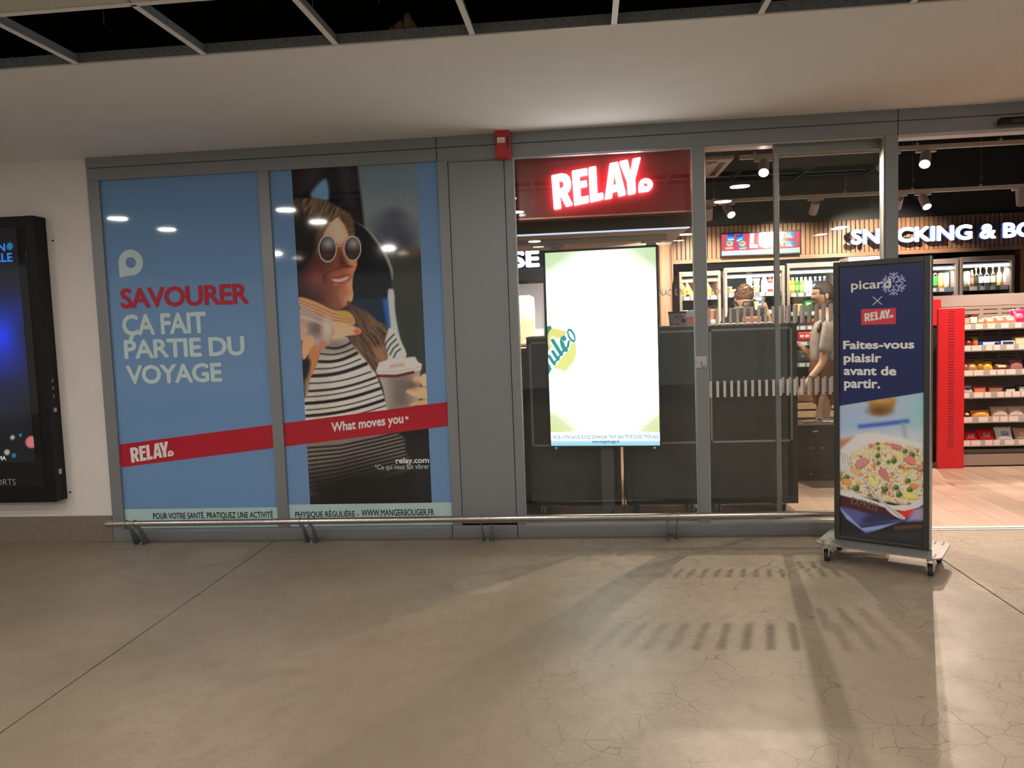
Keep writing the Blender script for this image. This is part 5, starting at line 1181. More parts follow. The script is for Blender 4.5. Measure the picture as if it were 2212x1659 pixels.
# ------------------------------------------------------------------ fridges along the back wall
FALU = mat('fridge_frame', (.40, .35, .32), .35, .3); FIN = mat('fridge_inside', (.035, .04, .05), .4); FLED = emat('fridge_led', (1.0, .97, .92), 2.2)
FGL = glassmat('fridge_glass', (.95, .97, .97), 1.35); RAILM = mat('price_rail', (.20, .23, .34), .35); TAGM = mat('price_tag', (.82, .78, .76), .5); SHM = mat('fridge_shelf', (.55, .55, .56), .4)
YF = 3.66
def fridge(label, x0, x1, ztop, rails, warm=False, doors=1, tags=True):
    t_ = thing('display_fridge', label, 'fridge', ((x0+x1)/2, YF+.3, 0), group='glass door fridges along the back wall')
    yb = 4.30
    for x in (x0, x1-.02): MB().box(x, x+.02, YF+.02, yb, .1, ztop, .002).build('side_panel', FALU, t_, True)
    MB().box(x0, x1, YF+.02, yb, ztop-.03, ztop, .002).build('top_panel', FALU, t_, True)
    MB().box(x0+.02, x1-.02, yb-.03, yb, .1, ztop-.03).build('back_panel', rgbm((150, 96, 46)) if warm else FIN, t_, True)
    MB().box(x0, x1, YF+.02, yb, .02, .12, .002).build('plinth', SATIN, t_, True)
    MB().box(x0+.03, x1-.03, YF+.03, YF+.06, ztop-.115, ztop-.085).build('light_strip', emat('fridge_led_warm', (1.0, .62, .28), 2.5) if warm else FLED, t_, True)
    MB().box(x0+.022, x1-.022, YF+.06, yb-.03, ztop-.085, ztop-.07).build('canopy', mat('fridge_canopy', (.25, .25, .26), .5), t_, True)
    ld = bpy.data.lights.new('fridge_lamp', 'AREA'); ld.shape = 'RECTANGLE'; ld.size = x1-x0-.08; ld.size_y = .03; ld.energy = 3.2 if warm else 2.6; ld.color = (1, .6, .28) if warm else (1, .96, .9)
    lo = bpy.data.objects.new('fridge_lamp', ld); COL.objects.link(lo); lo.parent = t_; lo.location = (0, YF+.075-(YF+.3), ztop-.125); lo.rotation_euler = (math.radians(20), 0, 0)
    d = MB().box(x0+.004, x1-.004, YF-.025, YF+.018, .13, ztop-.005, 0).M
    dr_ = MB().box(x0+.03, x1-.03, YF-.005, YF, .16, ztop-.055).build('door', FGL, t_, True)
    for (a, b_, c_, e_) in ((x0+.003, x0+.032, .13, ztop-.004), (x1-.032, x1-.003, .13, ztop-.004), (x0+.032, x1-.032, ztop-.055, ztop-.004), (x0+.032, x1-.032, .13, .165)):
        MB().box(a, b_, YF-.025, YF+.018, c_, e_, .003).build('door_frame', FALU, dr_, True)
    MB().box(x1-.05, x1-.038, YF-.05, YF-.025, 1.0, 1.5, .003).build('handle', ALU, dr_, True)
    for k, z in enumerate(rails):
        s_ = MB().box(x0+.022, x1-.022, YF+.06, yb-.03, z-.012, z).build('shelf', SHM, t_, True)
        MB().box(x0+.024, x1-.024, YF+.045, YF+.06, z-.045, z+.004).build('price_rail', RAILM, s_, True)
        x = x0+.06; r = random.Random(int(x0*100)+k)
        while x < x1-.1:
            w_ = r.choice((.05, .075, .06)); MB().box(x, x+w_, YF+.0435, YF+.045, z-.040, z-.002).build('price_tag', TAGM, s_, True); x += w_+r.choice((.02, .055, .03))
    return t_
zr_ = lambda px, py: float(atY(px, py, YF+.045)[2])
ra = [zr_(1650, 631), zr_(1650, 670), zr_(1650, 705), .98, .72, .42]
F1 = fridge('warm lit sandwich fridge at the left end of the fridge row', 1.015, 1.466, 1.93, [1.66, 1.40, 1.15, .9, .6], True)
F2 = fridge('glass door fridge with tubs, behind the man with the backpack', 1.50, 2.145, 1.955, ra)
rc_ = [zr_(1740, 632), zr_(1740, 673), zr_(1740, 704), zr_(1740, 738), zr_(1740, 784), .44]
F3 = fridge('glass door fridge with juice bottles, behind the person in the pale shirt', 2.163, 2.72, 1.975, rc_)
rd = [zr_(2100, 619), 1.36, 1.1, .8, .45]
F4 = fridge('glass door fridge with drink cans right of the poster stand', 3.36, 3.934, 1.955, rd)
F5 = fridge('glass door fridge with wine bottles at the right end of the row', 3.943, 4.495, 1.965, rd)
t_ = thing('tall_cabinet', 'tall white-faced appliance cabinet between the fridges behind the poster stand', 'cabinet', (3.0, 3.95, 0))
MB().box(2.80, 3.24, 3.62, 4.3, .1, 2.01, .006).build('body', mat('appliance_white', (.66, .64, .62), .35), t_, True); MB().box(2.84, 3.20, 3.612, 3.62, 1.90, 1.985, .003).build('top_grille', mat('appliance_grey', (.42, .42, .44), .4), t_, True); MB().box(2.82, 3.22, 3.66, 4.28, 0, .1).build('plinth', SATIN, t_, True)
YP = 3.80
X_ = lambda px, py=610: float(atY(px, py, YP)[0])
# fridge 1: sandwiches
for k, (px, c1) in enumerate(((1478, (250, 190, 90)), (1489, (255, 214, 130)), (1532, (236, 200, 150)))):
    o = thing('sandwich_pack', f'triangular sandwich pack, {ORD[k]} from the left on the upper shelf of the warm fridge', 'sandwich', (X_(px), YP, 1.66), 0, 'sandwich packs in the warm fridge')
    MB().prism([(-.045, 0), (.06, 0), (-.035, .17)], -.035, .035).build('bread_wedge', rgbm(c1, .5), o); MB().prism([(-.03, .02), (.035, .02), (-.025, .12)], -.0365, -.035).build('filling', rgbm((214, 150, 90), .5), o)
for k, (px, c1, c2) in enumerate(((1478, (240, 196, 110), (250, 230, 190)), (1490, (250, 230, 200), (90, 110, 190)), (1536, (230, 150, 110), (250, 220, 200)))):
    tub('dessert_tub', f'round dessert tub, {ORD[k]} from the left on the lower shelf of the warm fridge', (X_(px), YP, 1.40), .042, .11, c1, c2, 'tubs in the warm fridge')
# fridge 2
z = ra[0]
k = 0
for (px, dz, c1, c2) in ((1619, 0, (250, 240, 220), (255, 250, 245)), (1619, 1, (250, 246, 240), (255, 255, 255)), (1634, 0, (246, 190, 150), (255, 236, 220)), (1634, 1, (248, 214, 180), (255, 240, 224)), (1565, 0, (244, 190, 110), (255, 240, 210)), (1574, 0, (236, 196, 140), (250, 230, 200)), (1618, 2, (230, 230, 210), (250, 250, 240))):
    if dz == 2: zz_ = z+.158
    else: zz_ = z+dz*.078
    tub('salad_tub', ['lower white salad tub of the left stack in the tub fridge', 'upper white salad tub of the left stack in the tub fridge', 'lower peach salad tub of the right stack in the tub fridge', 'upper peach salad tub of the right stack in the tub fridge', 'tall orange dessert cup at the left of the tub fridge', 'wide beige bowl behind the man in the tub fridge', 'topmost clear cup on the left tub stack'][k], (X_(px), YP, zz_), .037, .076, c1, c2, 'tubs in the tub fridge'); k += 1
for px, c1, c2, cp, lb in ((1651, (250, 244, 238), (255, 255, 255), (250, 250, 250), 'wide white yoghurt bottle beside the tubs in the tub fridge'), (1663, (196, 60, 70), (252, 226, 200), (255, 255, 255), 'red fruit drink bottle with white cap in the tub fridge'), (1673, (244, 190, 120), (250, 240, 220), (255, 255, 255), 'pale orange drink bottle with white cap in the tub fridge'), (1691, (230, 220, 150), (240, 236, 220), (255, 255, 255), 'cream drink bottle at the right edge of the tub fridge')):
    bottle('drink_bottle', lb, (X_(px), YP, z), .036 if px == 1651 else .027, .185, c1, c2, cp, 'bottles in the tub fridge')
o = thing('salad_bowl', 'large clear salad bowl with round blue label below the tubs', 'salad', (X_(1633, 655), YP-.02, ra[1]))
MB().lathe([(.06, 0), (.075, .01), (.095, .12), (.098, .125)], n=20).build('bowl', rgbm((196, 190, 140), .15), o); MB().lathe([(.10, .12), (.10, .135), (.09, .15), (.001, .152)], n=20).build('lid', rgbm((120, 126, 122), .1), o)
MB().cyl((0, -.092, .065), (0, -.104, .075), .048, n=24).build('blue_label', rgbm((30, 110, 190), .4), o); MB().cyl((0, -.102, .065), (0, -.106, .072), .030, n=20).build('white_centre', rgbm((240, 246, 250), .4), o); MB().box(-.035, .035, -.104, -.098, .108, .132).build('top_sticker', rgbm((250, 236, 230), .5), o)
# fridge 3
z = rc_[0]
for k, (px, c1, c2, cp, nm) in enumerate(((1704, (240, 150, 40), (250, 200, 120), (255, 255, 255), 'orange'), (1712, (246, 150, 40), (250, 206, 140), (255, 250, 240), 'orange'), (1721, (70, 130, 50), (130, 180, 90), (230, 240, 230), 'dark green'), (1731, (110, 180, 70), (170, 214, 120), (240, 250, 240), 'light green'), (1740, (236, 236, 220), (220, 226, 200), (255, 255, 255), 'cream'), (1750, (246, 248, 246), (230, 236, 240), (255, 255, 255), 'white'), (1761, (40, 46, 60), (240, 244, 246), (230, 236, 240), 'black and white'), (1771, (40, 46, 60), (240, 244, 246), (230, 236, 240), 'black and white'), (1781, (50, 50, 60), (246, 230, 220), (230, 236, 240), 'black and white'))):
    bottle('juice_bottle', f'{nm} juice bottle, {ORD[k]} from the left on the top juice fridge shelf', (X_(px), YP, z), .0235, .172, c1, c2, cp, 'juice bottles on the upper fridge shelf')
carton('pizza_box', 'yellow pizza box below the juice bottles', (X_(1727, 655), YP, rc_[1]), .14, .17, .04, (236, 200, 70), (240, 214, 170), cat='box')
o = bag('salad_pack', 'green and white pack right of the yellow pizza box', (X_(1744, 655), YP-.03, rc_[1]), .11, .15, .05, (40, 130, 70), (236, 240, 220))
for k, (px, c1, c2) in enumerate(((1732, (70, 50, 44), (120, 80, 70)), (1746, (120, 30, 34), (200, 190, 180)), (1758, (220, 200, 150), (90, 150, 80)))):
    bag('chilled_pack', f'chilled snack pack, {ORD[k]} from the left on the third shelf of the juice fridge', (X_(px, 690), YP-.04, rc_[2]), .10, .12, .05, c1, c2)
for k, (px, c1, c2) in enumerate(((1728, (214, 44, 60), (240, 200, 196)), (1739, (214, 44, 60), (246, 214, 206)), (1752, (226, 190, 150), (150, 90, 60)))):
    bag('meat_pack', f'red and white chilled pack, {ORD[k]} from the left beside the person in the pale shirt', (X_(px, 730), YP-.06, rc_[3]), .095, .12, .05, c1, c2)
for k, (px, c1, c2) in enumerate(((1730, (60, 58, 58), (96, 92, 90)), (1744, (66, 60, 58), (150, 90, 70)))):
    bag('dark_pack', f'dark chilled pack, {ORD[k]} from the left on the fifth juice fridge shelf', (X_(px, 770), YP-.06, rc_[4]), .12, .14, .06, c1, c2)
for k, (px, c1, c2) in enumerate(((1731, (120, 60, 40), (190, 110, 70)), (1745, (206, 120, 76), (240, 190, 150)))):
    bag('bread_pack', f'brown bread pack, {ORD[k]} from the left on the low shelf near the hand', (X_(px, 820), YP-.06, rc_[5]+.18), .12, .15, .07, c1, c2) if False else bag('bread_pack', f'brown bread pack, {ORD[k]} from the left on the bottom shelf of the juice fridge', (X_(px, 820), YP-.06, rc_[5]), .12, .17, .07, c1, c2)
# fridges 4 and 5
z = rd[0]
for k, (px, r, h, c1, c2, cp, kd, nm) in enumerate(((2010, .026, .155, (220, 226, 220), (180, 200, 190), 0, 'can', 'silver'), (2019, .027, .16, (16, 20, 18), (60, 170, 70), 0, 'can', 'black and green'), (2032, .030, .158, (226, 150, 70), (240, 190, 120), 0, 'can', 'orange'), (2044, .030, .160, (244, 196, 160), (255, 240, 226), 0, 'can', 'peach'), (2060, .030, .155, (44, 34, 34), (90, 60, 50), 0, 'can', 'dark'))):
    bottle('drink_can', f'{nm} drink can, {ORD[k]} from the left in the fridge beside the poster stand', (X_(px), YP, z), r, h, c1, c2, (200, 200, 200), 'cans in the fridge beside the poster stand', 'can', 'can')
for k, (px, r, h, c1, c2, cp, kd, nm) in enumerate(((2088, .032, .165, (226, 190, 120), (250, 240, 220), (220, 200, 150), 'can', 'gold and white'), (2099, .022, .18, (150, 90, 70), (190, 150, 110), (200, 160, 90), 'bottle', 'brown'), (2108, .028, .20, (26, 26, 22), (60, 60, 50), (200, 180, 110), 'wine', 'black'), (2117, .028, .205, (30, 28, 24), (236, 226, 210), (210, 190, 120), 'wine', 'white-labelled dark'), (2130, .036, .205, (34, 30, 26), (244, 240, 236), (220, 200, 130), 'wine', 'broad white-labelled'), (2144, .028, .21, (60, 56, 34), (220, 214, 190), (216, 200, 130), 'wine', 'olive'), (2158, .028, .21, (226, 196, 110), (250, 236, 190), (236, 216, 150), 'wine', 'golden'), (2171, .028, .21, (240, 150, 160), (250, 206, 206), (246, 190, 190), 'wine', 'pink'))):
    bottle('wine_bottle' if kd == 'wine' else 'drink_bottle', f'{nm} bottle, {ORD[k]} from the left on the upper shelf of the wine fridge', (X_(px), YP, z), r, h, c1, c2, cp, 'bottles on the upper shelf of the wine fridge', kd)
for k, (px, c1, c2) in enumerate(((2015, (210, 236, 214), (230, 246, 236)), (2026, (210, 236, 214), (230, 246, 236)), (2038, (230, 130, 80), (246, 190, 150)), (2054, (236, 120, 76), (246, 180, 140)), (2086, (120, 190, 220), (210, 240, 250)), (2100, (90, 40, 40), (150, 90, 80)), (2114, (100, 36, 40), (150, 90, 90)), (2128, (40, 34, 36), (90, 80, 80)), (2142, (40, 44, 54), (110, 110, 120)), (2156, (44, 48, 60), (90, 96, 110)), (2170, (40, 44, 54), (80, 84, 96)))):
    bottle('soda_bottle', f'soda bottle, {ORD[k]} from the left on the second shelf of the right-hand fridges', (X_(px, 640), YP, rd[1]), .030, .20, c1, c2, (220, 220, 220), 'soda bottles in the right-hand fridges')

# ------------------------------------------------------------------ snack gondola with red end panel
YG = 2.15
zG = lambda y_: float(atY(2100, y_, YG)[2])
g = thing('snack_gondola', 'grey snack shelving unit with red slotted end panel right of the poster stand', 'shelf', (3.7, 2.35, 0))
gx0, gx1 = 3.305, 4.45
MB().box(gx0, gx1, 2.58, 2.62, .05, 1.545).build('back_panel', mat('gondola_back', (.30, .25, .22), .5), g, True)
MB().box(gx0-.10, gx1, 2.575, 2.58, 1.44, 1.545).build('header_strip', mat('gondola_header', (.34, .29, .27), .5), g, True)
MB().box(gx0, gx1, 2.22, 2.58, .02, zG(974), .003).build('kick_base', mat('gondola_kick', (.26, .20, .165), .5), g, True)
MB().box(gx0, gx1, 2.17, 2.22, .012, .115, .003).build('kick_board', mat('gondola_kick2', (.30, .235, .195), .45), g, True)
rp = MB().box(3.078, 3.302, 2.11, 2.14, .0, 1.425, .003).build('red_end_panel', RED, g, True)
slm = None
for i in range(50):
    z = 1.395-i*.0245
    if z < .14: break
    MB().box(3.164, 3.214, 2.1085, 2.1115, z, z+.0045).build('slot', BLACK, rp, True)
MB().box(3.12, 3.27, 2.5, 2.53, 1.27, 1.515, .003).build('rear_red_panel', RED, g, True); MB().box(3.10, 3.25, 2.52, 2.56, 0, 1.27, .003).build('rear_dark_panel', SATIN, g, True)
for j, z in enumerate((1.40, 1.36, 1.19, 1.16, .98, .95)):
    for i in range(7):
        x = 3.36+i*.16
        MB().box(x, x+.125, 2.577, 2.581, z, z+.007).build('peg_slot', BLACK, g, True)
MB().box(4.06, 4.075, 2.55, 2.58, .1, 1.45).build('upright', mat('gondola_upright', (.16, .13, .12), .5), g, True)
SHELF = mat('gondola_shelf', (.33, .29, .27), .4); RLG = mat('gondola_rail', (.42, .39, .38), .35)
rails = [zG(q) for q in (706, 752.5, 806, 854, 907, 957.5)]
gtag = mat('gondola_tag', (.86, .72, .66), .5)
zsh = []
for k, z in enumerate(rails):
    s_ = MB().box(gx0, gx1, YG+.012, 2.578, z-.012, z+.004, .001).build('shelf', SHELF, g, True)
    MB().box(gx0, gx1, YG, YG+.012, z-.024, z+.026, .001).build('price_rail', RLG, s_, True)
    MB().box(gx0, gx1, YG-.002, YG+.012, z-.030, z-.024).build('rail_lip', ALU, s_, True)
    zsh.append(z+.004); x = gx0+.005; r = random.Random(k+5)
    while x < gx1-.08:
        w_ = r.choice((.052, .078, .06)); MB().box(x, x+w_, YG-.0015, YG, z-.021, z+.023).build('price_tag', gtag, s_, True); x += w_+r.choice((.012, .04, .055))
XG = lambda px, py: float(atY(px, py, YG+.06)[0])
SHN = ['top', 'second', 'third', 'fourth', 'fifth', 'bottom']
rows = [
 [(2087, .075, .10, (70, 44, 36), (220, 180, 160), 'box', 'dark brown'), (2101, .085, .11, (96, 60, 46), (232, 236, 230), 'box', 'brown framed'), (2118, .10, .06, (150, 90, 60), (230, 170, 110), 'bag', 'brown'), (2138, .11, .075, (206, 120, 70), (240, 200, 150), 'bag', 'orange'), (2160, .11, .085, (170, 110, 96), (226, 170, 150), 'bag', 'pink brown'), (2182, .12, .09, (190, 120, 104), (240, 200, 190), 'bag', 'salmon'), (2203, .13, .15, (226, 36, 84), (250, 120, 150), 'bag', 'bright pink'), (2228, .12, .12, (236, 140, 60), (250, 220, 160), 'bag', 'orange yellow')],
 [(2092, .07, .09, (90, 50, 40), (130, 80, 60), 'bag', 'dark'), (2107, .055, .10, (226, 116, 50), (110, 140, 60), 'jar', 'orange jar with green lid'), (2139, .19, .055, (30, 70, 170), (220, 230, 246), 'roll', 'blue and white biscuit roll'), (2177, .13, .055, (226, 232, 246), (40, 60, 130), 'roll', 'white and blue biscuit roll'), (2204, .10, .08, (246, 206, 160), (250, 226, 200), 'box', 'peach'), (2228, .1, .09, (236, 180, 120), (250, 226, 200), 'box', 'sand')],
 [(2086, .05, .11, (120, 80, 66), (180, 130, 110), 'bag', 'slim brown'), (2100, .095, .10, (176, 120, 70), (226, 180, 130), 'bag', 'caramel'), (2117, .07, .12, (150, 110, 40), (196, 150, 60), 'bag', 'mustard'), (2133, .10, .10, (206, 160, 50), (236, 190, 80), 'bag', 'gold'), (2163, .16, .075, (90, 44, 36), (236, 200, 150), 'bag', 'dark chocolate'), (2196, .12, .11, (150, 110, 110), (190, 90, 90), 'bag', 'mauve'), (2226, .11, .12, (60, 50, 90), (200, 120, 110), 'bag', 'purple')],
 [(2089, .10, .085, (214, 196, 206), (60, 34, 60), 'lunch', 'white'), (2115, .11, .07, (150, 60, 44), (226, 130, 90), 'box', 'red brown'), (2149, .13, .065, (110, 66, 50), (170, 116, 90), 'box', 'brown'), (2182, .11, .05, (30, 26, 30), (246, 236, 220), 'roll', 'black and white'), (2212, .12, .07, (60, 56, 70), (246, 240, 226), 'roll', 'grey and white')],
 [(2088, .07, .07, (60, 24, 22), (236, 190, 170), 'bag', 'dark red'), (2118, .17, .08, (226, 150, 66), (246, 190, 110), 'bag', 'orange gold'), (2160, .15, .11, (206, 180, 164), (250, 236, 232), 'bag', 'clear wrapped white'), (2195, .14, .11, (214, 190, 176), (250, 226, 226), 'bag', 'clear wrapped pink'), (2226, .13, .11, (220, 180, 150), (250, 236, 220), 'bag', 'clear wrapped cream')],
 [(2097, .145, .10, (200, 26, 36), (246, 220, 206), 'kit', 'red'), (2131, .15, .115, (204, 24, 34), (236, 200, 190), 'kit', 'red'), (2170, .15, .135, (236, 240, 244), (30, 100, 160), 'bounty', 'white and blue'), (2208, .13, .125, (190, 150, 126), (230, 190, 160), 'bag', 'tan'), (2236, .1, .11, (220, 60, 60), (250, 200, 190), 'bag', 'red')]]
for k, row in enumerate(rows):
    ym = (706, 752, 806, 854, 907, 957)[k]-20
    for i, (px, w_, h_, c1, c2, kd, nm) in enumerate(row):
        x = XG(px, ym); lb = f'{nm} {{}}, {ORD[i]} from the red panel on the {SHN[k]} snack shelf'; L_ = (x, YG+.075, zsh[k]); grp = f'goods on the {SHN[k]} snack shelf'
        if kd in ('bag', 'kit', 'bounty', 'lunch'):
            o = bag('snack_bag', lb.format('snack bag'), (x, YG+.055, zsh[k]), w_, h_, .05, c1, c2, tilt=-.42, group=grp)
            tm = {'kit': ('KitKat', (130, 10, 20)), 'bounty': ('BOUNTY', (245, 250, 250)), 'lunch': ('UNCH', (50, 20, 50))}.get(kd)
            if tm:
                e = lettering(tm[0], (-w_*.30, 0, w_*.30, h_*.22), rgbm(tm[1], .4), o, 0, .03)
                e.matrix_local = Matrix.Rotation(-.42, 4, 'X') @ Matrix.Translation((0, -.030, h_*.40))
        elif kd == 'box': carton('snack_carton', lb.format('snack carton'), L_, w_, h_, .06, c1, c2, group=grp, cat='snack')
        elif kd == 'jar':
            o = thing('snack_jar', lb.format('').replace(' ,', ','), 'jar', L_, 0, grp); MB().lathe([(.024, 0), (.028, .006), (.028, .06), (.022, .07)], n=16).build('jar', rgbm(c1, .15), o); MB().lathe([(.027, .068), (.027, .092), (.001, .094)], n=16).build('lid', rgbm(c2, .4), o)
        else:
            o = thing('biscuit_pack', lb.format('pack'), 'biscuit', L_, 0, grp)
            MB().box(-w_/2, w_/2, -.022, .022, 0, h_, .012).build('wrapper', rgbm(c1, .25), o); MB().box(-w_*.34, w_*.34, -.0235, -.021, h_*.25, h_*.8, .001).build('printed_label', rgbm(c2, .4), o)
            if k == 1 and i == 2: MB().cyl((w_*.25, -.023, h_*.5), (w_*.25, -.026, h_*.5), .016, n=18).build('biscuit_picture', rgbm((60, 36, 30), .5), o)
            for s_ in (-1, 1): MB().box(s_*w_*.5-.004, s_*w_*.5+.004, -.018, .018, h_*.15, h_*.85).build('crimp', rgbm(c1, .25), o)

# ------------------------------------------------------------------ dark counter and cards near the door, wooden crates
dx0, dx1 = atY(1716, 960, 1.66)[0], 2.62
t_ = thing('dark_counter', 'dark brown counter block with papers on top behind the poster stand', 'counter', ((dx0+dx1)/2, 1.9, 0))
zc = float(atY(1760, 917, 1.66)[2])
MB().box(dx0, dx1, 1.66, 2.05, .06, zc-.012, .004).build('body', mat('dark_counter', (.035, .030, .030), .4, var=.2, scale=12), t_, True); MB().box(dx0-.005, dx1, 1.645, 2.06, zc-.012, zc, .003).build('top', mat('dark_counter_top', (.09, .075, .07), .35), t_, True); MB().box(dx0+.01, dx1, 1.70, 2.03, 0, .06).build('plinth', mat('plinth_brown', (.12, .08, .07), .5), t_, True)
q = atY(1762, 932, 1.65); MB().box(q[0]-.022, q[0]+.022, 1.655, 1.661, q[2]-.006, q[2]+.006, .002).build('pull', WHITE, t_, True)
for px, py in ((1752, 968), (1778, 968), (1752, 1024)):
    q = atY(px, py, 1.65); MB().box(q[0]-.01, q[0]+.01, 1.656, 1.661, q[2]-.003, q[2]+.003).build('catch', ALU, t_, True)
for k, (px, w_, rz, lb) in enumerate(((1771, .065, .1, 'standing white card leaning on the dark counter'), (1787, .09, -.2, 'flat white price leaflet on the dark counter'), (1745, .10, .15, 'brown flat leaflet at the left end of the dark counter'))):
    o = thing('paper_card', lb, 'card', (float(atY(px, 900, 1.78)[0]), 1.78, zc), rz)
    if k == 0:
        c_ = MB(); c_.M = Matrix.Rotation(-.35, 4, 'X'); c_.box(-w_/2, w_/2, -.001, .001, 0, .075).build('card', mat('card_cream', (.74, .64, .58), .6), o); l_ = MB(); l_.M = Matrix.Rotation(-.35, 4, 'X'); l_.box(-w_*.2, w_*.2, -.0022, -.001, .02, .032).build('printed_line', INK, o)
    else:
        MB().box(-w_/2, w_/2, -.03, .03, 0, .004+.006*k).build('sheet', mat('card_cream', (.74, .64, .58), .6) if k == 1 else kraft, o); MB().box(-w_*.3, w_*.2, -.02, .0, .004+.006*k, .0048+.006*k).build('printed_line', mat('print_brown', (.3, .2, .18), .6), o)
t_ = thing('wooden_crate', 'pale wooden slatted crate stack behind the dark counter', 'crate', (2.25, 3.1, 0))
CRW = woodmat('crate_pine', (.55, .40, .26), (.66, .50, .34), 'X', .8)
for i in range(7):
    z = .12+i*.085; MB().box(1.95, 2.75, 3.0, 3.015, z, z+.066, .002).build('slat', CRW, t_, True)
for x in (1.95, 2.72): MB().box(x, x+.03, 3.015, 3.05, 0, .72).build('post', CRW, t_, True)
for x in (1.95, 2.72): MB().box(x, x+.03, 3.34, 3.37, 0, .72).build('post', CRW, t_, True)
MB().box(1.95, 2.75, 3.015, 3.37, .55, .56).build('crate_base', CRW, t_, True)
# ------------------------------------------------------------------ people
SKIN = mat('skin_warm', (.58, .36, .26), .5); HAIR1 = mat('hair_brown', (.12, .066, .04), .55, var=.5, scale=120, bump=.8, bscale=90); HAIR2 = mat('hair_dark', (.050, .038, .034), .5, var=.5, scale=140, bump=.6, bscale=110)
def skinned(name, joints, edges, root, mt, parent, sub=2):
    me = bpy.data.meshes.new(name); keys = list(joints); ix = {k: i for i, k in enumerate(keys)}
    me.from_pydata([joints[k][0] for k in keys], [(ix[a], ix[b]) for a, b in edges], []); me.update()
    o = bpy.data.objects.new(name, me); COL.objects.link(o)
    md = o.modifiers.new('skin', 'SKIN'); md.use_smooth_shade = True; md.branch_smoothing = .4
    for k in keys:
        r = joints[k][1]; sv = me.skin_vertices[0].data[ix[k]]; sv.radius = (r, r) if not isinstance(r, tuple) else r; sv.use_root = (k == root)
    ss = o.modifiers.new('sub', 'SUBSURF'); ss.levels = sub; ss.render_levels = sub
    bpy.context.view_layer.update(); dg = bpy.context.evaluated_depsgraph_get()
    m2 = bpy.data.meshes.new_from_object(o.evaluated_get(dg)); bpy.data.objects.remove(o); m2.name = name
    for p in m2.polygons: p.use_smooth = True
    return link(name, m2, mt, parent)
def head_mesh(c, s=1.0, yaw=0.0, ears=True):
    """face looks along +x before yaw; returns builder"""
    b = MB(); b.M = Matrix.Translation(c) @ Matrix.Rotation(yaw, 4, 'Z') @ Matrix.Scale(s, 4)
    def f(v):
        z = v.z; k = 1.0
        if z < -.02: k = 1-.38*min(1, (-z-.02)/.10)**1.4
        y = v.y*k; x = v.x*(1 if v.x < 0 else 1)
        if v.x > 0: x = v.x*(.92+.02*math.sin(z*30))
        if z < -.05 and v.x < 0: x = v.x*(1-.45*min(1, (-z-.05)/.07))
        if z < -.085 and v.x > 0: x += .008
        if v.x > .05 and abs(v.y) < .022:                       # brow, nose, lips
            x += .021*max(0, 1-abs(z+.022)/.026)*(1-abs(v.y)/.022) + .006*max(0, 1-abs(z-.022)/.02) + .007*max(0, 1-abs(z+.066)/.012)
        if v.x > .05 and abs(abs(v.y)-.032) < .02: x -= .009*max(0, 1-abs(z-.006)/.02)
        return Vector((x, y, z))
    b.ell((0, 0, 0), (.098, .076, .118), 36, 28, f)
    if ears:
        for s_ in (-1, 1): b.ell((-.010, s_*.077, -.012), (.020, .010, .032), 10, 8)
    return b
def finger_joints(J, E, base, d, side, up, L=.17):
    """a hand along d with spread axis `side`; joints are added to the body graph"""
    d, side, up = Vector(d).normalized(), Vector(side).normalized(), Vector(up).normalized(); w = Vector(J[base][0]); pre = base+'_'
    J[pre+'palm'] = (tuple(w+d*.055), .024); E.append((base, pre+'palm'))
    for i, (o_, l) in enumerate(((-.030, .062), (-.010, .075), (.010, .070), (.029, .055))):
        k = w+d*.085+side*o_; J[pre+f'k{i}'] = (tuple(k), .0095); E.append((pre+'palm', pre+f'k{i}'))
        m_ = k+d*l*.55-up*.008; t = m_+d*l*.4-up*.018
        J[pre+f'm{i}'] = (tuple(m_), .008); J[pre+f't{i}'] = (tuple(t), .007); E += [(pre+f'k{i}', pre+f'm{i}'), (pre+f'm{i}', pre+f't{i}')]
    k = w+d*.03-side*.036; J[pre+'th0'] = (tuple(k), .011); J[pre+'th1'] = (tuple(k+d*.04-side*.018), .009); E += [(pre+'palm', pre+'th0'), (pre+'th0', pre+'th1')]
# ---- man with a backpack, seen from behind
hx = float(atY(1606, 640, 2.62)[0]); hy = 2.62; ztop = float(atY(1608, 617, 2.62)[2])
pm = thing('person', 'person with short brown hair in black jacket and backpack facing the tub fridge', 'person', (hx, hy, 0))
hz = ztop-.118
J = {'pelvis': ((0, .03, .94), (.125, .10)), 'waist': ((0, .03, 1.08), (.12, .09)), 'chest': ((0, .03, 1.27), (.145, .10)), 'neckb': ((0, .02, hz-.185), .066), 'neck': ((.0, .0, hz-.09), .062),
     'shl': ((-.17, .03, hz-.235), .062), 'shr': ((.17, .03, hz-.235), .062), 'ell': ((-.24, .06, 1.12), .045), 'wrl': ((-.21, .22, .98), .03),
     'elr': ((.25, .26, hz-.20), .046), 'wrr': ((.06, .46, hz+.03), .03),
     'hipl': ((-.10, .03, .88), .085), 'hipr': ((.10, .03, .88), .085), 'knl': ((-.11, .02, .50), .06), 'knr': ((.11, .02, .50), .06), 'anl': ((-.11, .04, .09), .045), 'anr': ((.11, .04, .09), .045), 'tol': ((-.12, .17, .035), .035), 'tor': ((.12, .17, .035), .035)}
E_ = [('pelvis', 'waist'), ('waist', 'chest'), ('chest', 'neckb'), ('neckb', 'neck'), ('neckb', 'shl'), ('neckb', 'shr'), ('shl', 'ell'), ('ell', 'wrl'), ('shr', 'elr'), ('elr', 'wrr'), ('pelvis', 'hipl'), ('pelvis', 'hipr'), ('hipl', 'knl'), ('hipr', 'knr'), ('knl', 'anl'), ('knr', 'anr'), ('anl', 'tol'), ('anr', 'tor')]
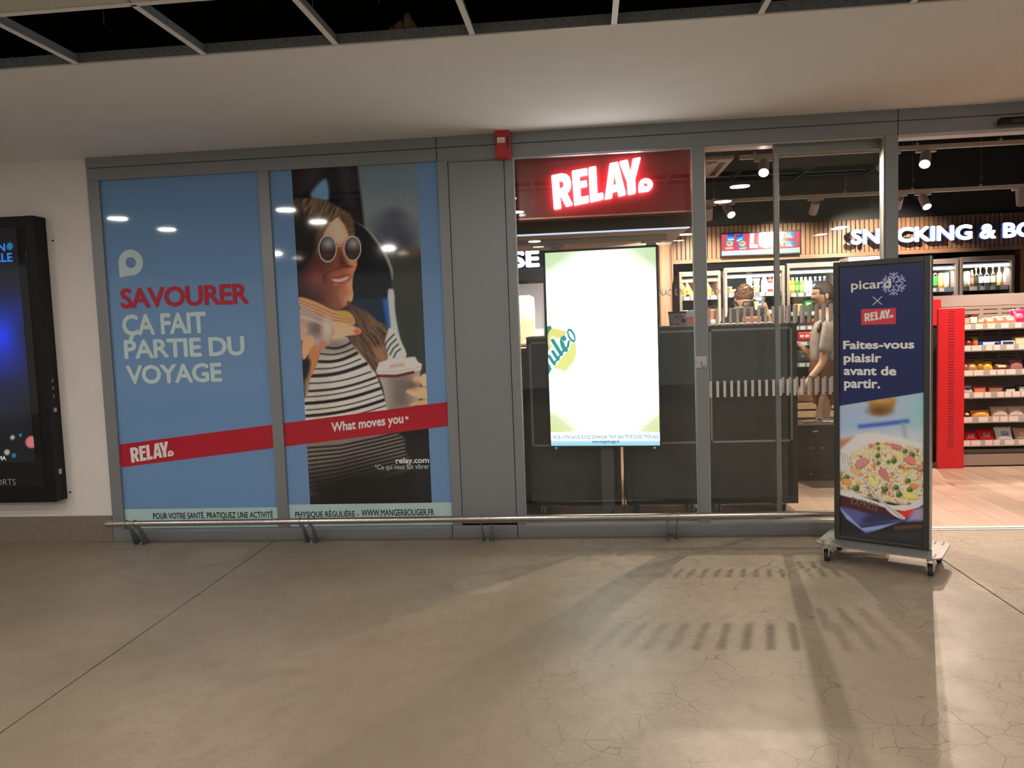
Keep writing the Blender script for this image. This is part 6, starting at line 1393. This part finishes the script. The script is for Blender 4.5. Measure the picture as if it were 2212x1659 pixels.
finger_joints(J, E_, 'wrl', (0, .6, -.8), (1, 0, 0), (0, .8, .6)); finger_joints(J, E_, 'wrr', (-.5, .6, .55), (.75, .2, .3), (-.2, -.6, .8))
body = skinned('body', J, E_, 'pelvis', SKIN, pm)
hb_ = head_mesh((0, 0, hz), 1.0, math.pi/2).build('head', SKIN, body)
JA = {k: (v[0], (tuple(q+.018 for q in v[1]) if isinstance(v[1], tuple) else v[1]+.014)) for k, v in J.items() if k in ('waist', 'chest', 'neckb', 'shl', 'shr', 'ell', 'elr', 'pelvis')}
JA['wrl'] = (tuple(Vector(J['wrl'][0]).lerp(Vector(J['ell'][0]), .15)), .042); JA['wrr'] = (tuple(Vector(J['wrr'][0]).lerp(Vector(J['elr'][0]), .2)), .042)
JA['neckb'] = ((0, .02, hz-.215), .085)
skinned('jacket', JA, [('pelvis', 'waist'), ('waist', 'chest'), ('chest', 'neckb'), ('neckb', 'shl'), ('neckb', 'shr'), ('shl', 'ell'), ('ell', 'wrl'), ('shr', 'elr'), ('elr', 'wrr')], 'pelvis', mat('jacket_black', (.020, .019, .019), .8, bump=.3, bscale=40), body)
JT = {k: (v[0], (tuple(q+.012 for q in v[1]) if isinstance(v[1], tuple) else v[1]+.014)) for k, v in J.items() if k in ('pelvis', 'hipl', 'hipr', 'knl', 'knr', 'anl', 'anr')}
skinned('trousers', JT, [('pelvis', 'hipl'), ('pelvis', 'hipr'), ('hipl', 'knl'), ('hipr', 'knr'), ('knl', 'anl'), ('knr', 'anr')], 'pelvis', mat('trousers_dark', (.03, .032, .04), .8), body)
for s_ in ('l', 'r'):
    x = J['an'+s_][0][0]; MB().box(x-.045, x+.045, -.03, .22, 0, .075, .03).build('shoe', mat('shoe_dark', (.03, .03, .03), .5), body)
rr = random.Random(2)
hm = MB(); hm.M = Matrix.Translation((0, 0, hz)) @ Matrix.Rotation(math.pi/2, 4, 'Z')
def hf(v):
    n = (math.sin(v.x*95)*math.sin(v.y*110+2)*math.sin(v.z*90+1))*.006
    v = v*(1+n*8*.6); 
    if v.z < -.012: v = Vector((v.x*.93, v.y*.95, -.012+(v.z+.012)*.36))
    if v.x > .05 and v.z < .045: v.x = .05+(v.x-.05)*.1; v.z = max(v.z, .0)
    return v
hm.ell((-.010, 0, .020), (.102, .086, .112), 40, 28, hf)
for _ in range(60):
    a, p = rr.uniform(0, 6.28), rr.uniform(-.1, 1.3); v = Vector((-.010+.098*math.cos(p)*math.cos(a), .083*math.cos(p)*math.sin(a), .02+.108*math.sin(p)))
    if v.x > .055 and v.z < .06: continue
    hm.ell(tuple(v), (.017, .017, .012), 7, 5)
hm.build('hair', HAIR1, body)
# backpack (worn, lifts away)
bp_ = thing('backpack', 'black backpack with brown leather pocket worn by the brown-haired person', 'backpack', (hx, hy-.20, .98))
BPK = mat('backpack_black', (.022, .021, .020), .75, bump=.2, bscale=60)
zt2 = float(atY(1605, 659, 2.42)[2])-.98
MB().box(-.165, .175, -.07, .085, 0, zt2-.01, .06).build('main_bag', BPK, bp_); MB().box(-.12, .13, -.10, -.05, .04, zt2*.58, .03).build('front_bag', BPK, bp_)
MB().box(-.075, .105, -.125, -.085, .06, zt2*.80, .02).build('leather_pocket', mat('leather_brown', (.26, .105, .05), .45, var=.15, scale=20), bp_)
MB().box(-.075, .105, -.129, -.122, zt2*.52, zt2*.545).build('pocket_seam', mat('leather_dark', (.12, .05, .03), .5), bp_)
MB().box(.115, .165, -.11, -.06, .06, zt2*.82, .012).build('side_pocket', mat('side_pocket', (.05, .045, .035), .7), bp_)
MB().tube([(-.05, .0, zt2-.02), (-.04, -.01, zt2+.03), (.04, -.01, zt2+.03), (.05, .0, zt2-.02)], .009, 8).build('grab_handle', BPK, bp_)
TAN = mat('tan_strap', (.50, .31, .16), .6)
MB().extr([(.125, -.04, zt2+.02), (.160, -.04, zt2+.015), (.250, -.07, zt2*.45), (.215, -.07, zt2*.45)], (0, .012, 0)).build('tan_strap', TAN, bp_); MB().extr([(.05, -.03, zt2+.03), (.095, -.03, zt2+.03), (.07, -.085, zt2-.05), (.05, -.085, zt2-.05)], (0, .012, 0)).build('tan_strap', TAN, bp_)
for s_ in (-1, 1): MB().tube([(s_*.09, .07, zt2-.03), (s_*.10, .16, zt2+.035), (s_*.12, .26, zt2-.02), (s_*.13, .31, zt2-.16)], .016, 8).build('shoulder_strap', BPK, bp_)
# ---- person in a pale shirt, side on
wx = float(atY(1776, 640, 2.40)[0]); wy = 2.40; wt = float(atY(1772, 609, 2.40)[2]); hz2 = wt-.120
pf = thing('person', 'person in pale printed T-shirt and brown skirt reaching down beside the poster stand', 'person', (wx, wy, 0))
P = lambda px, py, Y=2.40: Vector(atY(px, py, Y))-Vector((wx, wy, 0))
e1, w1 = P(1778, 784, 2.28), P(1740, 830, 2.20); w2 = P(1735, 752, 2.55); e2 = P(1762, 770, 2.55)
J = {'pelvis': ((.03, 0, .90), (.11, .13)), 'waist': ((.02, 0, 1.04), (.095, .12)), 'chest': ((.01, 0, 1.22), (.10, .135)), 'neckb': ((.02, 0, hz2-.19), .058), 'neck': ((.012, 0, hz2-.10), .048),
     'shl': ((.02, .15, hz2-.24), .055), 'shr': ((.03, -.15, hz2-.24), .055), 'elr': (tuple(e1), .040), 'wrr': (tuple(w1), .026), 'ell': (tuple(e2), .040), 'wrl': (tuple(w2), .026),
     'hipl': ((.03, .085, .84), .085), 'hipr': ((.03, -.085, .84), .085), 'knl': ((.02, .09, .48), .057), 'knr': ((-.02, -.09, .48), .057), 'anl': ((.05, .09, .085), .040), 'anr': ((.03, -.09, .085), .040), 'tol': ((-.08, .10, .03), .032), 'tor': ((-.10, -.10, .03), .032)}
E_ = [('pelvis', 'waist'), ('waist', 'chest'), ('chest', 'neckb'), ('neckb', 'neck'), ('neckb', 'shl'), ('neckb', 'shr'), ('shl', 'ell'), ('ell', 'wrl'), ('shr', 'elr'), ('elr', 'wrr'), ('pelvis', 'hipl'), ('pelvis', 'hipr'), ('hipl', 'knl'), ('hipr', 'knr'), ('knl', 'anl'), ('knr', 'anr'), ('anl', 'tol'), ('anr', 'tor')]
finger_joints(J, E_, 'wrr', w1-e1, (0, 1, .2), (.2, -.2, 1)); finger_joints(J, E_, 'wrl', w2-e2+Vector((0, 0, .03)), (0, 1, .3), (0, -.3, 1))
body = skinned('body', J, E_, 'pelvis', SKIN, pf)
head_mesh((0, 0, hz2), 1.0, math.pi+.12).build('head', SKIN, body)
for s_ in (-1, 1): MB().ell((-.083, s_*.030, hz2+.010), (.008, .010, .006), 8, 6).build('eye', mat('eye_dark', (.02, .015, .012), .3), body)
TEE = mat('tshirt_pale', (.46, .41, .39), .85, var=.18, scale=16, bump=.3, bscale=30)
JS = {'hem': ((.03, 0, .93), (.135, .15)), 'waist': ((.02, 0, 1.04), (.125, .145)), 'chest': ((.01, 0, 1.22), (.125, .155)), 'neckb': ((.02, 0, hz2-.215), .078), 'shl': ((.02, .15, hz2-.245), .072), 'shr': ((.03, -.15, hz2-.245), .072),
      'sll': (tuple(Vector(J['shl'][0]).lerp(e2, .75)), .066), 'slr': (tuple(Vector(J['shr'][0]).lerp(e1, .80)), .066)}
skinned('t_shirt', JS, [('hem', 'waist'), ('waist', 'chest'), ('chest', 'neckb'), ('neckb', 'shl'), ('neckb', 'shr'), ('shl', 'sll'), ('shr', 'slr')], 'hem', TEE, body)
SKB = mat('skirt_brown', (.20, .085, .05), .8, bump=.2, bscale=40)
sk = MB(); n = 24; prof = [(.135, .155, .99), (.15, .17, .90), (.145, .175, .78), (.12, .155, .66), (.11, .145, .58)]
vs = [(.03+rx*math.cos(2*math.pi*i/n), ry*math.sin(2*math.pi*i/n)*(1+.03*math.sin(i*3)), z) for rx, ry, z in prof for i in range(n)]
sk._add(vs, [(j*n+i, j*n+(i+1) % n, (j+1)*n+(i+1) % n, (j+1)*n+i) for j in range(len(prof)-1) for i in range(n)], True); sk.build('skirt', SKB, body)
for s_ in ('l', 'r'):
    x, y = J['an'+s_][0][:2]; MB().box(x-.16, x+.06, y-.04, y+.04, 0, .06, .025).build('shoe', mat('shoe_pale', (.5, .48, .45), .6), body)
hm = MB(); hm.M = Matrix.Translation((0, 0, hz2)) @ Matrix.Rotation(math.pi+.12, 4, 'Z')
def hf2(v):
    v = v*(1+.012*math.sin(v.z*150+v.y*60))
    if v.z < -.045: v.z = -.045+(v.z+.045)*.5
    if v.x > .050 and v.z < .052: v.x = .050+(v.x-.05)*.08
    if v.x > .012 and v.z < .0: v.x = .012+(v.x-.012)*.1
    return v
hm.ell((-.012, 0, .020), (.104, .084, .108), 36, 26, hf2); hm.ell((-.108, 0, -.012), (.045, .045, .045), 18, 12)
hm.build('hair', HAIR2, body)
MB().ell((.005, -.083, hz2-.045), (.004, .004, .005), 8, 6).build('earring', CHROME, body)
cq = Vector(w1).lerp(e1, .28); ax = (e1-w1).normalized()
MB().cyl(cq-ax*.012, cq+ax*.012, .032, n=16).build('wrist_band', mat('band_dark', (.06, .05, .05), .5), body)

# ------------------------------------------------------------------ light the render cheaply
cy = SC.cycles
cy.max_bounces = 5; cy.diffuse_bounces = 3; cy.glossy_bounces = 3; cy.transmission_bounces = 4; cy.transparent_max_bounces = 12
cy.caustics_reflective = False; cy.caustics_refractive = False; cy.sample_clamp_indirect = 3.0
cy.use_light_tree = False
for mm in bpy.data.materials: mm.cycles.emission_sampling = 'NONE'
